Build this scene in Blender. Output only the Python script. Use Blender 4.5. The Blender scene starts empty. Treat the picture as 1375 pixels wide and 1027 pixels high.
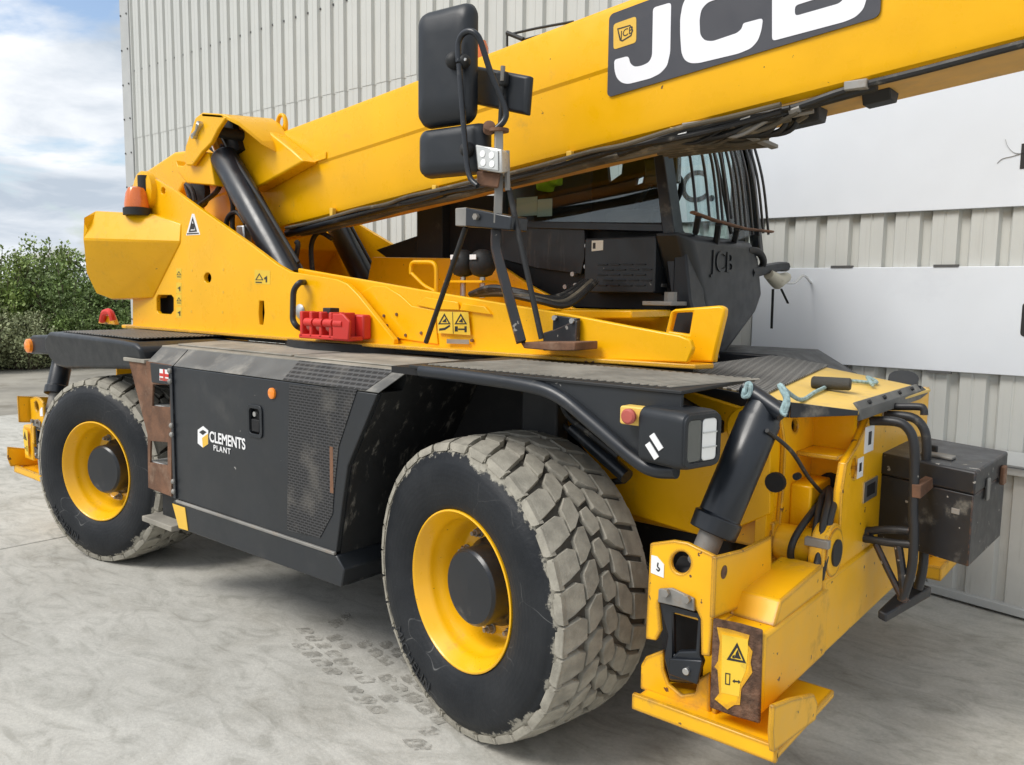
import bpy, bmesh, math, random
from mathutils import Vector, Matrix
R_ = math.radians
rnd = random.Random(7)
SC = bpy.context.scene
COL = SC.collection

# ------------------------------------------------------------------ camera, sky, sun, exposure
FPX, IW, IH = 1104.2, 1375.0, 1027.0                     # focal length in photo pixels, photo size
CAM = Vector((2.041, -2.173, 1.681))
YAW, PITCH, ROLL = R_(-39.571), R_(6.284), R_(-0.717)
_f = Vector((math.sin(YAW)*math.cos(PITCH), math.cos(YAW)*math.cos(PITCH), -math.sin(PITCH)))
_r = Vector((math.cos(YAW), -math.sin(YAW), 0))
_d = _f.cross(_r)
RIGHT = _r*math.cos(ROLL)+_d*math.sin(ROLL)
DOWN = -_r*math.sin(ROLL)+_d*math.cos(ROLL)
FWD = _f
cd = bpy.data.cameras.new('camera'); cam = bpy.data.objects.new('camera', cd); COL.objects.link(cam)
cd.sensor_width = 36; cd.lens = 36*FPX/IW; cd.clip_start = .05; cd.clip_end = 3000
m = Matrix.Identity(4)
for i, v in enumerate((RIGHT, -DOWN, -FWD)):
    for j in range(3): m[j][i] = v[j]
m.translation = CAM
cam.matrix_world = m
SC.camera = cam

SUN_EL, SUN_AZ = R_(50), R_(205)                         # azimuth clockwise from +Y
w = bpy.data.worlds.new('World'); SC.world = w; w.use_nodes = True
nt = w.node_tree; nt.nodes.clear()
def nn(t, typ, **k):
    n = t.nodes.new(typ)
    for a, b in k.items():
        if hasattr(n, a): setattr(n, a, b)
        else: n.inputs[a].default_value = b
    return n
out = nn(nt, 'ShaderNodeOutputWorld'); bg = nn(nt, 'ShaderNodeBackground', Strength=.1)
sky = nn(nt, 'ShaderNodeTexSky', sky_type='NISHITA', sun_disc=False)
sky.sun_elevation = SUN_EL; sky.sun_rotation = SUN_AZ; sky.dust_density = 2.0
tc = nn(nt, 'ShaderNodeTexCoord')
sep = nn(nt, 'ShaderNodeSeparateXYZ'); nt.links.new(tc.outputs['Generated'], sep.inputs[0])
zz = nn(nt, 'ShaderNodeMath', operation='ADD'); zz.inputs[1].default_value = .22
nt.links.new(sep.outputs['Z'], zz.inputs[0])
zm = nn(nt, 'ShaderNodeMath', operation='MAXIMUM'); zm.inputs[1].default_value = .08
nt.links.new(zz.outputs[0], zm.inputs[0])
cx = nn(nt, 'ShaderNodeMath', operation='DIVIDE'); cy = nn(nt, 'ShaderNodeMath', operation='DIVIDE')
nt.links.new(sep.outputs['X'], cx.inputs[0]); nt.links.new(zm.outputs[0], cx.inputs[1])
nt.links.new(sep.outputs['Y'], cy.inputs[0]); nt.links.new(zm.outputs[0], cy.inputs[1])
cmb = nn(nt, 'ShaderNodeCombineXYZ'); nt.links.new(cx.outputs[0], cmb.inputs[0]); nt.links.new(cy.outputs[0], cmb.inputs[1])
n1 = nn(nt, 'ShaderNodeTexNoise', Scale=1.5, Detail=9.0, Roughness=.56, Distortion=.25); nt.links.new(cmb.outputs[0], n1.inputs['Vector'])
n2 = nn(nt, 'ShaderNodeTexNoise', Scale=1.7, Detail=7.0, Roughness=.55, Distortion=.4)
off = nn(nt, 'ShaderNodeVectorMath', operation='ADD'); off.inputs[1].default_value = (3.1, 8.4, 1.0)
nt.links.new(cmb.outputs[0], off.inputs[0]); nt.links.new(off.outputs[0], n2.inputs['Vector'])
cover = nn(nt, 'ShaderNodeValToRGB'); cover.color_ramp.elements[0].position = .36; cover.color_ramp.elements[1].position = .46
nt.links.new(n1.outputs['Fac'], cover.inputs[0])
shade = nn(nt, 'ShaderNodeValToRGB')
shade.color_ramp.elements[0].position = .38; shade.color_ramp.elements[0].color = (2.9, 3.3, 3.8, 1)
shade.color_ramp.elements[1].position = .62; shade.color_ramp.elements[1].color = (5.3, 5.45, 5.65, 1)
nt.links.new(n2.outputs['Fac'], shade.inputs[0])
mx = nn(nt, 'ShaderNodeMix', data_type='RGBA')
nt.links.new(cover.outputs[0], mx.inputs['Factor']); nt.links.new(sky.outputs[0], mx.inputs[6]); nt.links.new(shade.outputs[0], mx.inputs[7])
nt.links.new(mx.outputs[2], bg.inputs[0]); nt.links.new(bg.outputs[0], out.inputs[0])

sl = bpy.data.lights.new('sun', 'SUN'); sl.energy = 1.45; sl.angle = R_(26); sl.color = (1, .96, .9)
so = bpy.data.objects.new('sun', sl); COL.objects.link(so)
sd = Vector((math.sin(SUN_AZ)*math.cos(SUN_EL), math.cos(SUN_AZ)*math.cos(SUN_EL), math.sin(SUN_EL)))
so.rotation_euler = (-sd).to_track_quat('-Z', 'Y').to_euler(); so.location = (0, -6, 12)
vs = SC.view_settings; vs.view_transform = 'Standard'; vs.look = 'None'; vs.exposure = .95; vs.gamma = 1

# ------------------------------------------------------------------ helpers
def P(u, v, x=None, y=None, z=None):
    """the point of a known plane of the machine that the photograph shows at pixel u, v"""
    d = FWD+RIGHT*((u-IW/2)/FPX)+DOWN*((v-IH/2)/FPX)
    if x is not None: t = (x-CAM.x)/d.x
    elif y is not None: t = (y-CAM.y)/d.y
    else: t = (z-CAM.z)/d.z
    return CAM+d*t
def XZ(pts, y): return [(lambda q: (q.x, q.z))(P(u, v, y=y)) for u, v in pts]
def YZ(pts, x): return [(lambda q: (q.y, q.z))(P(u, v, x=x)) for u, v in pts]
def XY(pts, z): return [(lambda q: (q.x, q.y))(P(u, v, z=z)) for u, v in pts]
MATS = {}
def mk(a, b, h, axis):
    return Vector({'y': (a, h, b), 'x': (h, a, b), 'z': (a, b, h)}[axis])
def plate(loops, h0, h1, axis='y', bm=None):
    """flat plate: outer loop and hole loops (2D), from h0 to h1 along axis"""
    bm = bm or bmesh.new()
    if not isinstance(loops[0][0], (tuple, list)): loops = [loops]
    tmp = bmesh.new(); edges = []; vl = []
    for lp in loops:
        vs_ = [tmp.verts.new((a, b, 0)) for a, b in lp]; vl.append(vs_)
        edges += [tmp.edges.new((vs_[i], vs_[(i+1) % len(vs_)])) for i in range(len(vs_))]
    if len(loops) == 1: tmp.faces.new(vl[0])
    else: bmesh.ops.triangle_fill(tmp, edges=edges, use_beauty=True)
    tmp.verts.index_update()
    co = [(v.co.x, v.co.y) for v in tmp.verts]
    A = [bm.verts.new(mk(a, b, h0, axis)) for a, b in co]; B = [bm.verts.new(mk(a, b, h1, axis)) for a, b in co]
    for f in tmp.faces:
        ix = [v.index for v in f.verts]
        bm.faces.new([A[i] for i in ix]); bm.faces.new([B[i] for i in reversed(ix)])
    k = 0
    for lp in loops:
        n = len(lp)
        for i in range(n): bm.faces.new((A[k+i], A[k+(i+1) % n], B[k+(i+1) % n], B[k+i]))
        k += n
    tmp.free()
    return bm
def box(x0, x1, y0, y1, z0, z1, bm=None):
    return plate([(x0, z0), (x1, z0), (x1, z1), (x0, z1)], y0, y1, 'y', bm)
def loft(secs, bm=None, cap=True):
    """rings of equal length joined into one skin"""
    bm = bm or bmesh.new(); rings = [[bm.verts.new(Vector(p)) for p in s] for s in secs]
    n = len(rings[0])
    for a, b in zip(rings, rings[1:]):
        for i in range(n): bm.faces.new((a[i], a[(i+1) % n], b[(i+1) % n], b[i]))
    if cap: bm.faces.new(rings[0]); bm.faces.new(list(reversed(rings[-1])))
    return bm
def smooth_path(pts, k=6):
    pts = [Vector(p) for p in pts]
    if len(pts) < 3: return pts
    o = []
    for i in range(len(pts)-1):
        a, b = pts[max(i-1, 0)], pts[i]; c, d = pts[i+1], pts[min(i+2, len(pts)-1)]
        for j in range(k):
            t = j/k
            o.append(.5*((2*b)+(c-a)*t+(2*a-5*b+4*c-d)*t*t+(3*b-a-3*c+d)*t**3))
    return o+[pts[-1]]
def fillet(pts, r=.06, k=5):
    pts = [Vector(p) for p in pts]; o = [pts[0]]
    for a, b, c in zip(pts, pts[1:], pts[2:]):
        u, v = (a-b), (c-b); q = min(r, u.length*.48, v.length*.48)
        p0, p1 = b+u.normalized()*q, b+v.normalized()*q
        for j in range(k+1):
            t = j/k; o.append(p0*(1-t)**2+b*2*t*(1-t)+p1*t*t)
    return o+[pts[-1]]
def tube(path, r, seg=10, bm=None, cap=True, flat=1.0):
    path = [Vector(p) for p in path]; secs = []
    t0 = (path[1]-path[0]).normalized()
    up = Vector((0, 0, 1)) if abs(t0.z) < .9 else Vector((0, 1, 0))
    n = t0.cross(up).normalized()
    for i, p in enumerate(path):
        t = (path[min(i+1, len(path)-1)]-path[max(i-1, 0)]).normalized()
        n = (n-t*n.dot(t)).normalized(); b = t.cross(n)
        rr = r[i] if isinstance(r, (list, tuple)) else r
        secs.append([p+n*math.cos(2*math.pi*j/seg)*rr+b*math.sin(2*math.pi*j/seg)*rr*flat for j in range(seg)])
    return loft(secs, bm, cap)
def lathe(prof, a, b, seg=24, bm=None):
    """profile of (distance along a->b, radius)"""
    a, b = Vector(a), Vector(b); t = (b-a).normalized()
    n = t.cross(Vector((0, 0, 1)) if abs(t.z) < .9 else Vector((1, 0, 0))).normalized(); c = t.cross(n)
    return loft([[a+t*h+(n*math.cos(2*math.pi*j/seg)+c*math.sin(2*math.pi*j/seg))*max(r, 1e-4) for j in range(seg)] for h, r in prof], bm)
def cyl(a, b, r, seg=20, bm=None): return lathe([(0, r), ((Vector(b)-Vector(a)).length, r)], a, b, seg, bm)
def circ(a, b, r, n=16, ry=None): return [(a+r*math.cos(2*math.pi*i/n), b+(ry or r)*math.sin(2*math.pi*i/n)) for i in range(n)]
def rrect(x0, x1, z0, z1, r, k=4):
    o = []
    for cx_, cz_, a0 in ((x1-r, z1-r, 0), (x0+r, z1-r, 90), (x0+r, z0+r, 180), (x1-r, z0+r, 270)):
        o += [(cx_+r*math.cos(R_(a0+90*j/k)), cz_+r*math.sin(R_(a0+90*j/k))) for j in range(k+1)]
    return o
def quadgrid(q, a, b):  # point of a 3D quad (bl, br, tr, tl)
    return q[0].lerp(q[1], a).lerp(q[3].lerp(q[2], a), b)
def mesh_of(name, bm, mat, ang=38):
    bmesh.ops.recalc_face_normals(bm, faces=bm.faces)
    me = bpy.data.meshes.new(name); bm.to_mesh(me); bm.free()
    for p in me.polygons: p.use_smooth = True
    me.set_sharp_from_angle(angle=R_(ang))
    me.materials.append(MATS[mat]); return me
def obj(name, bm, mat, parent=None, bev=0, ang=38, seg=2, loc=None):
    me = mesh_of(name, bm, mat, ang) if isinstance(bm, bmesh.types.BMesh) else bm
    o = bpy.data.objects.new(name, me); COL.objects.link(o)
    if bev:
        md = o.modifiers.new('bevel', 'BEVEL'); md.width = bev; md.segments = seg; md.limit_method = 'ANGLE'; md.angle_limit = R_(32)
        md.use_clamp_overlap = True
    if parent: attach(o, parent)
    return o
WM = {}
def attach(o, parent):
    o.parent = parent
    o.matrix_parent_inverse = WM.get(parent.name, Matrix.Identity(4)).inverted()
def empty(name, loc=(0, 0, 0), rotz=0, parent=None):
    o = bpy.data.objects.new(name, None); COL.objects.link(o); o.empty_display_size = .1
    M = Matrix.Translation(Vector(loc)) @ Matrix.Rotation(rotz, 4, 'Z')
    if parent: attach(o, parent)
    o.location = loc; o.rotation_euler = (0, 0, rotz)
    WM[o.name] = M
    return o
def tag(o, label, cat, group=None, kind=None):
    o['label'] = label; o['category'] = cat
    if group: o['group'] = group
    if kind: o['kind'] = kind
    return o
def struct(o): o['kind'] = 'structure'; return o
def text_mesh(s, size, ext=.0012, sx=1., spacing=1., align='LEFT', bold=0):
    cu = bpy.data.curves.new('tmp', 'FONT'); cu.body = s; cu.size = size; cu.extrude = ext; cu.space_character = spacing; cu.align_x = align; cu.offset = size*bold
    o = bpy.data.objects.new('tmp', cu); COL.objects.link(o)
    me = bpy.data.meshes.new_from_object(o); bpy.data.objects.remove(o)
    for v in me.vertices: v.co.x *= sx
    return me
def text(name, s, size, loc, mat, parent, ext=.0012, sx=1., spacing=1., align='LEFT', up=None, fit=None, bold=0):
    """lettering lying in an upright plane that faces -Y; up=(slope) runs it uphill along x"""
    me = text_mesh(s, size, ext, sx, spacing, align, bold); k = up or 0
    if fit:
        xs = [v.co.x for v in me.vertices]; ys_ = [v.co.y for v in me.vertices]
        for v in me.vertices: v.co.x = (v.co.x-min(xs))/(max(xs)-min(xs))*fit[0]; v.co.y = (v.co.y-min(ys_))/(max(ys_)-min(ys_))*fit[1]
    for v in me.vertices: v.co = (loc[0]+v.co.x, loc[1]-v.co.z, loc[2]+v.co.y+k*v.co.x)
    me.materials.clear(); me.materials.append(MATS[mat]); me.name = name
    o = bpy.data.objects.new(name, me); COL.objects.link(o)
    if parent: attach(o, parent)
    return o

# ------------------------------------------------------------------ materials
def mat(name, col, rough=.5, metal=0, var=.12, vscale=3, dirt=None, chips=None, edge=None, bump=None, coat=0, spec=.5, emit=None):
    """dirt=(colour, amount 0-1, scale, stretch xyz), chips=(colour, threshold, scale), edge=(colour, radius, amount), bump=(scale, strength)"""
    M = bpy.data.materials.new(name); M.use_nodes = True; t = M.node_tree; b = t.nodes['Principled BSDF']; L = t.links.new
    b.inputs['Metallic'].default_value = metal; b.inputs['Coat Weight'].default_value = coat; b.inputs['Coat Roughness'].default_value = .12
    b.inputs['Specular IOR Level'].default_value = spec
    tc = nn(t, 'ShaderNodeTexCoord'); src = tc.outputs['Object']
    def noise(scale, detail=5, rough=.6, vec=src):
        n = nn(t, 'ShaderNodeTexNoise', Scale=scale, Detail=detail, Roughness=rough); L(vec, n.inputs['Vector']); return n.outputs['Fac']
    def ramp(f, a, c):
        r = nn(t, 'ShaderNodeMapRange', interpolation_type='SMOOTHSTEP'); r.inputs['From Min'].default_value = a; r.inputs['From Max'].default_value = c
        L(f, r.inputs['Value']); return r.outputs[0]
    def mix(f, a, c):
        x = nn(t, 'ShaderNodeMix', data_type='RGBA')
        L(f, x.inputs['Factor'])
        for s, i in ((a, 6), (c, 7)):
            if isinstance(s, tuple): x.inputs[i].default_value = (*s, 1)
            else: L(s, x.inputs[i])
        return x.outputs[2]
    def mul(a, c):
        x = nn(t, 'ShaderNodeMath', operation='MULTIPLY')
        for s, i in ((a, 0), (c, 1)):
            if isinstance(s, (int, float)): x.inputs[i].default_value = s
            else: L(s, x.inputs[i])
        return x.outputs[0]
    lo = tuple(c*(1-var) for c in col); hi = tuple(min(1, c*(1+var)) for c in col)
    c = mix(ramp(noise(vscale), .3, .7), lo, hi)
    rgh = None
    if dirt:
        dc, am, ds = dirt[:3]; vec = src
        if len(dirt) > 3:
            mp = nn(t, 'ShaderNodeMapping'); mp.inputs['Scale'].default_value = dirt[3]; L(src, mp.inputs['Vector']); vec = mp.outputs[0]
        f = mul(ramp(noise(ds, 8, .68, vec), .62-.25*am, .78-.18*am), min(1, .35+.65*am))
        c = mix(f, c, dc); rgh = f
    if chips:
        cc, th, cs = chips
        c = mix(ramp(noise(cs, 3, .5), th, th+.015), c, cc)
    if edge:
        ec, er, ea = edge
        bv = nn(t, 'ShaderNodeBevel', samples=4); bv.inputs['Radius'].default_value = er
        ge = nn(t, 'ShaderNodeNewGeometry'); dp = nn(t, 'ShaderNodeVectorMath', operation='DOT_PRODUCT')
        L(bv.outputs[0], dp.inputs[0]); L(ge.outputs['Normal'], dp.inputs[1])
        iv = nn(t, 'ShaderNodeMath', operation='SUBTRACT'); iv.inputs[0].default_value = 1; L(dp.outputs['Value'], iv.inputs[1])
        f = mul(ramp(iv.outputs[0], .02, .12), ramp(noise(14, 6, .7), .62-.3*ea, .7-.25*ea))
        c = mix(f, c, ec)
    L(c, b.inputs['Base Color'])
    rr = ramp(noise(vscale*4), .2, .8)
    r2 = nn(t, 'ShaderNodeMapRange'); r2.inputs['To Min'].default_value = max(.02, rough-.08); r2.inputs['To Max'].default_value = min(1, rough+.1); L(rr, r2.inputs['Value'])
    if rgh is not None:
        x = nn(t, 'ShaderNodeMix', data_type='FLOAT'); L(rgh, x.inputs[0]); L(r2.outputs[0], x.inputs[2]); x.inputs[3].default_value = .85
        L(x.outputs[0], b.inputs['Roughness'])
    else: L(r2.outputs[0], b.inputs['Roughness'])
    if bump:
        bp = nn(t, 'ShaderNodeBump', Strength=bump[1], Distance=.01); L(noise(bump[0], 6, .6), bp.inputs['Height']); L(bp.outputs[0], b.inputs['Normal'])
    if emit:
        b.inputs['Emission Color'].default_value = (*emit[0], 1); b.inputs['Emission Strength'].default_value = emit[1]
    MATS[name] = M; return M
YEL = (.88, .455, .003)
DUST = (.36, .33, .27)
RUST = (.13, .06, .03)
mat('yellow_paint', YEL, .3, var=.04, dirt=((.42, .25, .06), .12, 5), chips=((.1, .05, .03), .745, 38), coat=.1, spec=.3)
mat('yellow_worn', YEL, .4, var=.06, dirt=((.36, .22, .07), .3, 5), chips=(RUST, .70, 26), edge=(RUST, .020, 1.0), coat=.1)
mat('yellow_pale', (.78, .52, .12), .55, var=.08, dirt=(DUST, .3, 4))
mat('black_paint', (.010, .013, .018), .36, var=.2, dirt=(DUST, .12, 4), coat=.15)
mat('black_matte', (.014, .015, .016), .62, var=.2, dirt=((.12, .11, .1), .2, 6))
mat('black_deep', (.006, .006, .007), .7, var=.2)
mat('black_worn', (.02, .021, .024), .45, var=.2, dirt=(DUST, .2, 6), chips=((.3, .28, .25), .69, 30), edge=(RUST, .012, .6))
mat('black_scraped', (.012, .013, .014), .6, var=.2, dirt=((.45, .42, .36), .30, 11, (1.4, 1.4, .45)))
mat('bonnet_paint', (.015, .018, .022), .42, var=.14, vscale=2, dirt=((.075, .073, .068), .32, 2.2), chips=((.3, .29, .27), .745, 30), coat=.1)
mat('bonnet_top', (.11, .11, .105), .6, var=.25, vscale=4, dirt=((.34, .32, .28), .55, 3))
mat('grimy_lid', (.27, .25, .21), .85, var=.25, vscale=5, dirt=((.42, .39, .33), .5, 3))
mat('plastic_black', (.012, .015, .019), .42, var=.1, dirt=((.07, .07, .07), .12, 3), bump=(260, .05))
mat('rubber_hose', (.016, .016, .016), .55, var=.2, dirt=(DUST, .25, 10))
mat('hose_dusty', (.10, .085, .06), .8, var=.35, dirt=((.3, .25, .17), .4, 9))
mat('rust', (.15, .075, .042), .85, var=.35, vscale=9, dirt=((.28, .19, .13), .4, 6), bump=(60, .3))
mat('rust_face', (.12, .065, .04), .9, var=.5, vscale=30, dirt=((.22, .14, .09), .4, 20), bump=(90, .8))
mat('steel', (.55, .55, .54), .38, metal=.9, var=.15, dirt=(DUST, .25, 12))
mat('chrome', (.8, .8, .8), .12, metal=1, var=.03)
mat('steel_dull', (.3, .29, .27), .65, metal=.5, var=.25, dirt=((.3, .22, .15), .4, 12))
mat('red_paint', (.6, .03, .022), .5, var=.12, dirt=((.3, .12, .08), .25, 10))
mat('white_print', (.82, .82, .82), .5, var=.02)
mat('logo_white', (.85, .85, .88), .4, var=.02)
mat('logo_grey', (.055, .056, .066), .4, var=.05)
mat('sticker_yellow', (.78, .52, .04), .5, var=.05, dirt=((.3, .2, .06), .15, 20))
mat('sticker_black', (.02, .02, .02), .5)
mat('emblem_yellow', (.78, .48, .06), .5, var=.03)
mat('orange_lens', (.9, .25, .01), .2, var=.05, coat=.6)
mat('beacon_lens', (.78, .18, .03), .22, var=.12, coat=.6)
mat('lamp_glass', (.55, .56, .55), .08, var=.1, coat=1)
mat('lamp_dark', (.06, .065, .06), .12, coat=1)
mat('lamp_white', (.9, .9, .88), .2, var=.05, coat=.5)
mat('mushroom_red', (.42, .09, .07), .5, var=.15)
mat('aluminium', (.6, .6, .58), .4, metal=.85, var=.2, dirt=((.2, .15, .1), .3, 25))
mat('hivis', (.62, .82, .03), .8, var=.1)
mat('panel_streaked', (.02, .022, .026), .42, var=.2, dirt=((.16, .17, .18), .30, 7, (3, 3, .35)), coat=.1)
mat('cream', (.55, .52, .42), .6, var=.15, dirt=((.2, .17, .1), .3, 20))
mat('paper', (.85, .86, .8), .7, var=.05)
mat('seat_cloth', (.02, .02, .022), .85, var=.3)
mat('board_white', (.74, .78, .83), .42, var=.02, vscale=1.5, dirt=((.66, .70, .76), .35, 1.3))
mat('cladding', (.57, .58, .55), .5, var=.03, vscale=1.5, dirt=((.50, .50, .47), .35, 5, (6, 6, .35)), spec=.4)
mat('cladding_dull', (.52, .52, .49), .6, var=.05, dirt=((.3, .29, .26), .3, 5, (6, 6, .5)))
mat('flashing', (.46, .47, .46), .5, var=.05)
mat('screw_dark', (.09, .09, .09), .6)
mat('rope_blue', (.30, .42, .43), .9, var=.35, vscale=80, dirt=((.4, .42, .4), .35, 60))
mat('foam_roll', (.06, .058, .052), .9, var=.3, bump=(120, .4))
mat('rim_paint', (.88, .46, .003), .32, var=.04, dirt=((.34, .2, .04), .14, 7), chips=(RUST, .73, 30), coat=.3)
mat('tyre_side', (.021, .023, .026), .62, var=.25, vscale=6, dirt=((.30, .285, .24), .10, 4), bump=(200, .08))
mat('tyre_shoulder', (.30, .285, .24), .9, var=.2, vscale=12, bump=(120, .2))
mat('tyre_tread', (.315, .295, .245), .92, var=.22, vscale=14, dirt=((.42, .39, .33), .4, 12), bump=(150, .25))
mat('tyre_groove', (.085, .076, .062), .95, var=.4, vscale=10)
mat('leaf', (.20, .27, .065), .6, var=.45, vscale=1.3)
mat('leaf_dark', (.14, .205, .055), .6, var=.45, vscale=1.3)
mat('leaf_pale', (.30, .33, .17), .65, var=.4, vscale=1.3)
mat('bark', (.13, .10, .07), .9, var=.3)
mat('dirt_yard', (.27, .25, .21), .95, var=.3, vscale=.6, dirt=((.16, .14, .1), .45, 1.5), bump=(9, .6))

def mat_concrete():
    M = bpy.data.materials.new('concrete'); M.use_nodes = True; t = M.node_tree; b = t.nodes['Principled BSDF']; L = t.links.new
    tc = nn(t, 'ShaderNodeTexCoord'); g = nn(t, 'ShaderNodeNewGeometry')
    def noise(s, d, r, scale=(1, 1, 1), rotz=0, dist=0):
        mp = nn(t, 'ShaderNodeMapping'); mp.inputs['Scale'].default_value = scale; mp.inputs['Rotation'].default_value = (0, 0, rotz); L(g.outputs['Position'], mp.inputs['Vector'])
        n = nn(t, 'ShaderNodeTexNoise', Scale=s, Detail=d, Roughness=r, Distortion=dist); L(mp.outputs[0], n.inputs['Vector']); return n.outputs['Fac']
    def ramp(f, stops):
        r = nn(t, 'ShaderNodeValToRGB'); e = r.color_ramp.elements
        e[0].position, e[0].color = stops[0][0], (*stops[0][1], 1); e[1].position, e[1].color = stops[-1][0], (*stops[-1][1], 1)
        for p_, c_ in stops[1:-1]:
            q = e.new(p_); q.color = (*c_, 1)
        L(f, r.inputs[0]); return r.outputs[0]
    def mult(a, c, f=1.0):
        x = nn(t, 'ShaderNodeMix', data_type='RGBA', blend_type='MULTIPLY'); x.inputs[0].default_value = f; L(a, x.inputs[6]); L(c, x.inputs[7]); return x.outputs[2]
    base = ramp(noise(.55, 8, .62), [(.3, (.40, .387, .345)), (.5, (.485, .472, .428)), (.72, (.56, .547, .50))])
    blot = ramp(noise(2.4, 8, .66, dist=.8), [(.32, (.80, .79, .77)), (.5, (.97, .97, .97)), (.7, (1.06, 1.06, 1.06))])
    swirl = ramp(noise(2.6, 8, .62, (1.0, 2.2, 1), R_(-28), 2.2), [(.33, (.78, .78, .765)), (.5, (1, 1, 1)), (.72, (1.12, 1.12, 1.12))])
    fine = ramp(noise(60, 4, .7), [(.3, (.88, .88, .88)), (.7, (1.08, 1.08, 1.08))])
    c = mult(mult(mult(base, blot), swirl), fine)
    L(c, b.inputs['Base Color']); b.inputs['Roughness'].default_value = .85
    bp = nn(t, 'ShaderNodeBump', Strength=.25, Distance=.01); L(noise(90, 5, .7), bp.inputs['Height']); L(bp.outputs[0], b.inputs['Normal'])
    MATS['concrete'] = M
mat_concrete()
def mat_slots(name, w_, h_, col, hole, gap=.3):
    """perforated sheet: rows of punched slots, staggered like bricks"""
    M = bpy.data.materials.new(name); M.use_nodes = True; t = M.node_tree; b = t.nodes['Principled BSDF']; L = t.links.new
    tc = nn(t, 'ShaderNodeTexCoord'); mp = nn(t, 'ShaderNodeMapping'); L(tc.outputs['Object'], mp.inputs['Vector'])
    mp.inputs['Rotation'].default_value = (R_(-90), 0, 0)
    br = nn(t, 'ShaderNodeTexBrick', Scale=1.0); L(mp.outputs[0], br.inputs['Vector'])
    br.inputs['Brick Width'].default_value = w_; br.inputs['Row Height'].default_value = h_; br.inputs['Mortar Size'].default_value = h_*gap*.55; br.inputs['Mortar Smooth'].default_value = .1
    br.inputs['Color1'].default_value = (*hole, 1); br.inputs['Color2'].default_value = (*hole, 1); br.inputs['Mortar'].default_value = (*col, 1)
    n = nn(t, 'ShaderNodeTexNoise', Scale=5.0, Detail=8.0, Roughness=.68); L(tc.outputs['Object'], n.inputs['Vector'])
    mr = nn(t, 'ShaderNodeMapRange'); mr.inputs['From Min'].default_value = .5; mr.inputs['From Max'].default_value = .75; mr.inputs['To Max'].default_value = .45; L(n.outputs['Fac'], mr.inputs['Value'])
    x = nn(t, 'ShaderNodeMix', data_type='RGBA'); L(mr.outputs[0], x.inputs[0]); L(br.outputs['Color'], x.inputs[6]); x.inputs[7].default_value = (.22, .2, .17, 1)
    L(x.outputs[2], b.inputs['Base Color']); b.inputs['Roughness'].default_value = .55
    bp = nn(t, 'ShaderNodeBump', Strength=.8, Distance=.004); L(br.outputs['Fac'], bp.inputs['Height']); L(bp.outputs[0], b.inputs['Normal'])
    MATS[name] = M
mat_slots('slot_sheet', .030, .0125, (.05, .05, .052), (.006, .006, .006), .42)
mat_slots('slot_sheet_top', .038, .015, (.075, .075, .075), (.006, .006, .006), .42)
def mat_grate(name, s, axis):
    M = bpy.data.materials.new(name); M.use_nodes = True; t = M.node_tree; b = t.nodes['Principled BSDF']; L = t.links.new
    tc = nn(t, 'ShaderNodeTexCoord'); mp = nn(t, 'ShaderNodeMapping'); L(tc.outputs['Object'], mp.inputs['Vector']); mp.inputs['Rotation'].default_value = (0, 0, axis)
    wv = nn(t, 'ShaderNodeTexBrick', Scale=1.0); L(mp.outputs[0], wv.inputs['Vector'])
    wv.inputs['Brick Width'].default_value = s*2.3; wv.inputs['Row Height'].default_value = s; wv.inputs['Mortar Size'].default_value = s*.2
    wv.inputs['Color1'].default_value = (.03, .03, .03, 1); wv.inputs['Color2'].default_value = (.05, .048, .045, 1); wv.inputs['Mortar'].default_value = (.26, .25, .23, 1)
    L(wv.outputs['Color'], b.inputs['Base Color']); b.inputs['Roughness'].default_value = .6; b.inputs['Metallic'].default_value = .3
    bp = nn(t, 'ShaderNodeBump', Strength=1, Distance=.006); L(wv.outputs['Fac'], bp.inputs['Height']); L(bp.outputs[0], b.inputs['Normal'])
    MATS[name] = M
mat_grate('grating', .022, R_(35))
def mat_glass(name, tint, refl=.12):
    M = bpy.data.materials.new(name); M.use_nodes = True; t = M.node_tree; t.nodes.clear(); L = t.links.new
    o = nn(t, 'ShaderNodeOutputMaterial'); tr = nn(t, 'ShaderNodeBsdfTransparent', Color=(*tint, 1)); gl = nn(t, 'ShaderNodeBsdfGlossy', Roughness=.02)
    lw = nn(t, 'ShaderNodeLayerWeight', Blend=.5); pw = nn(t, 'ShaderNodeMath', operation='POWER'); pw.inputs[1].default_value = 5; L(lw.outputs['Facing'], pw.inputs[0])
    ad = nn(t, 'ShaderNodeMath', operation='MULTIPLY_ADD'); ad.inputs[1].default_value = .5; ad.inputs[2].default_value = refl; L(pw.outputs[0], ad.inputs[0])
    mxs = nn(t, 'ShaderNodeMixShader'); L(ad.outputs[0], mxs.inputs[0]); L(tr.outputs[0], mxs.inputs[1]); L(gl.outputs[0], mxs.inputs[2]); L(mxs.outputs[0], o.inputs[0])
    MATS[name] = M
mat_glass('glass_side', (.78, .86, .86), .09)
mat_glass('glass_front', (.93, .985, .985), .04)

# ------------------------------------------------------------------ setting: ground, slabs
g = bmesh.new()
bmesh.ops.create_grid(g, x_segments=60, y_segments=60, size=420)
for v in g.verts: v.co.z = -.035
struct(obj('ground', g, 'dirt_yard'))
pav = struct(empty('concrete_apron'))
for i, (xa, xb) in enumerate(((-9.8, -3.735), (-3.72, 2.7), (2.715, 9))):
    for j, (ya, yb) in enumerate(((-9, -2.9), (-2.885, 3.3))):
        k = .045 if i < 2 else 0
        k2 = 0 if i == 0 else .045
        if i == 0: k2, k = 0, .045
        bm = plate([(xa+k2*ya, ya), (xb+k*ya, ya), (xb+k*yb, yb), (xa+k2*yb, yb)], -.2, 0, 'z')
        obj('concrete_slab', bm, 'concrete', pav, .006)

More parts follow.
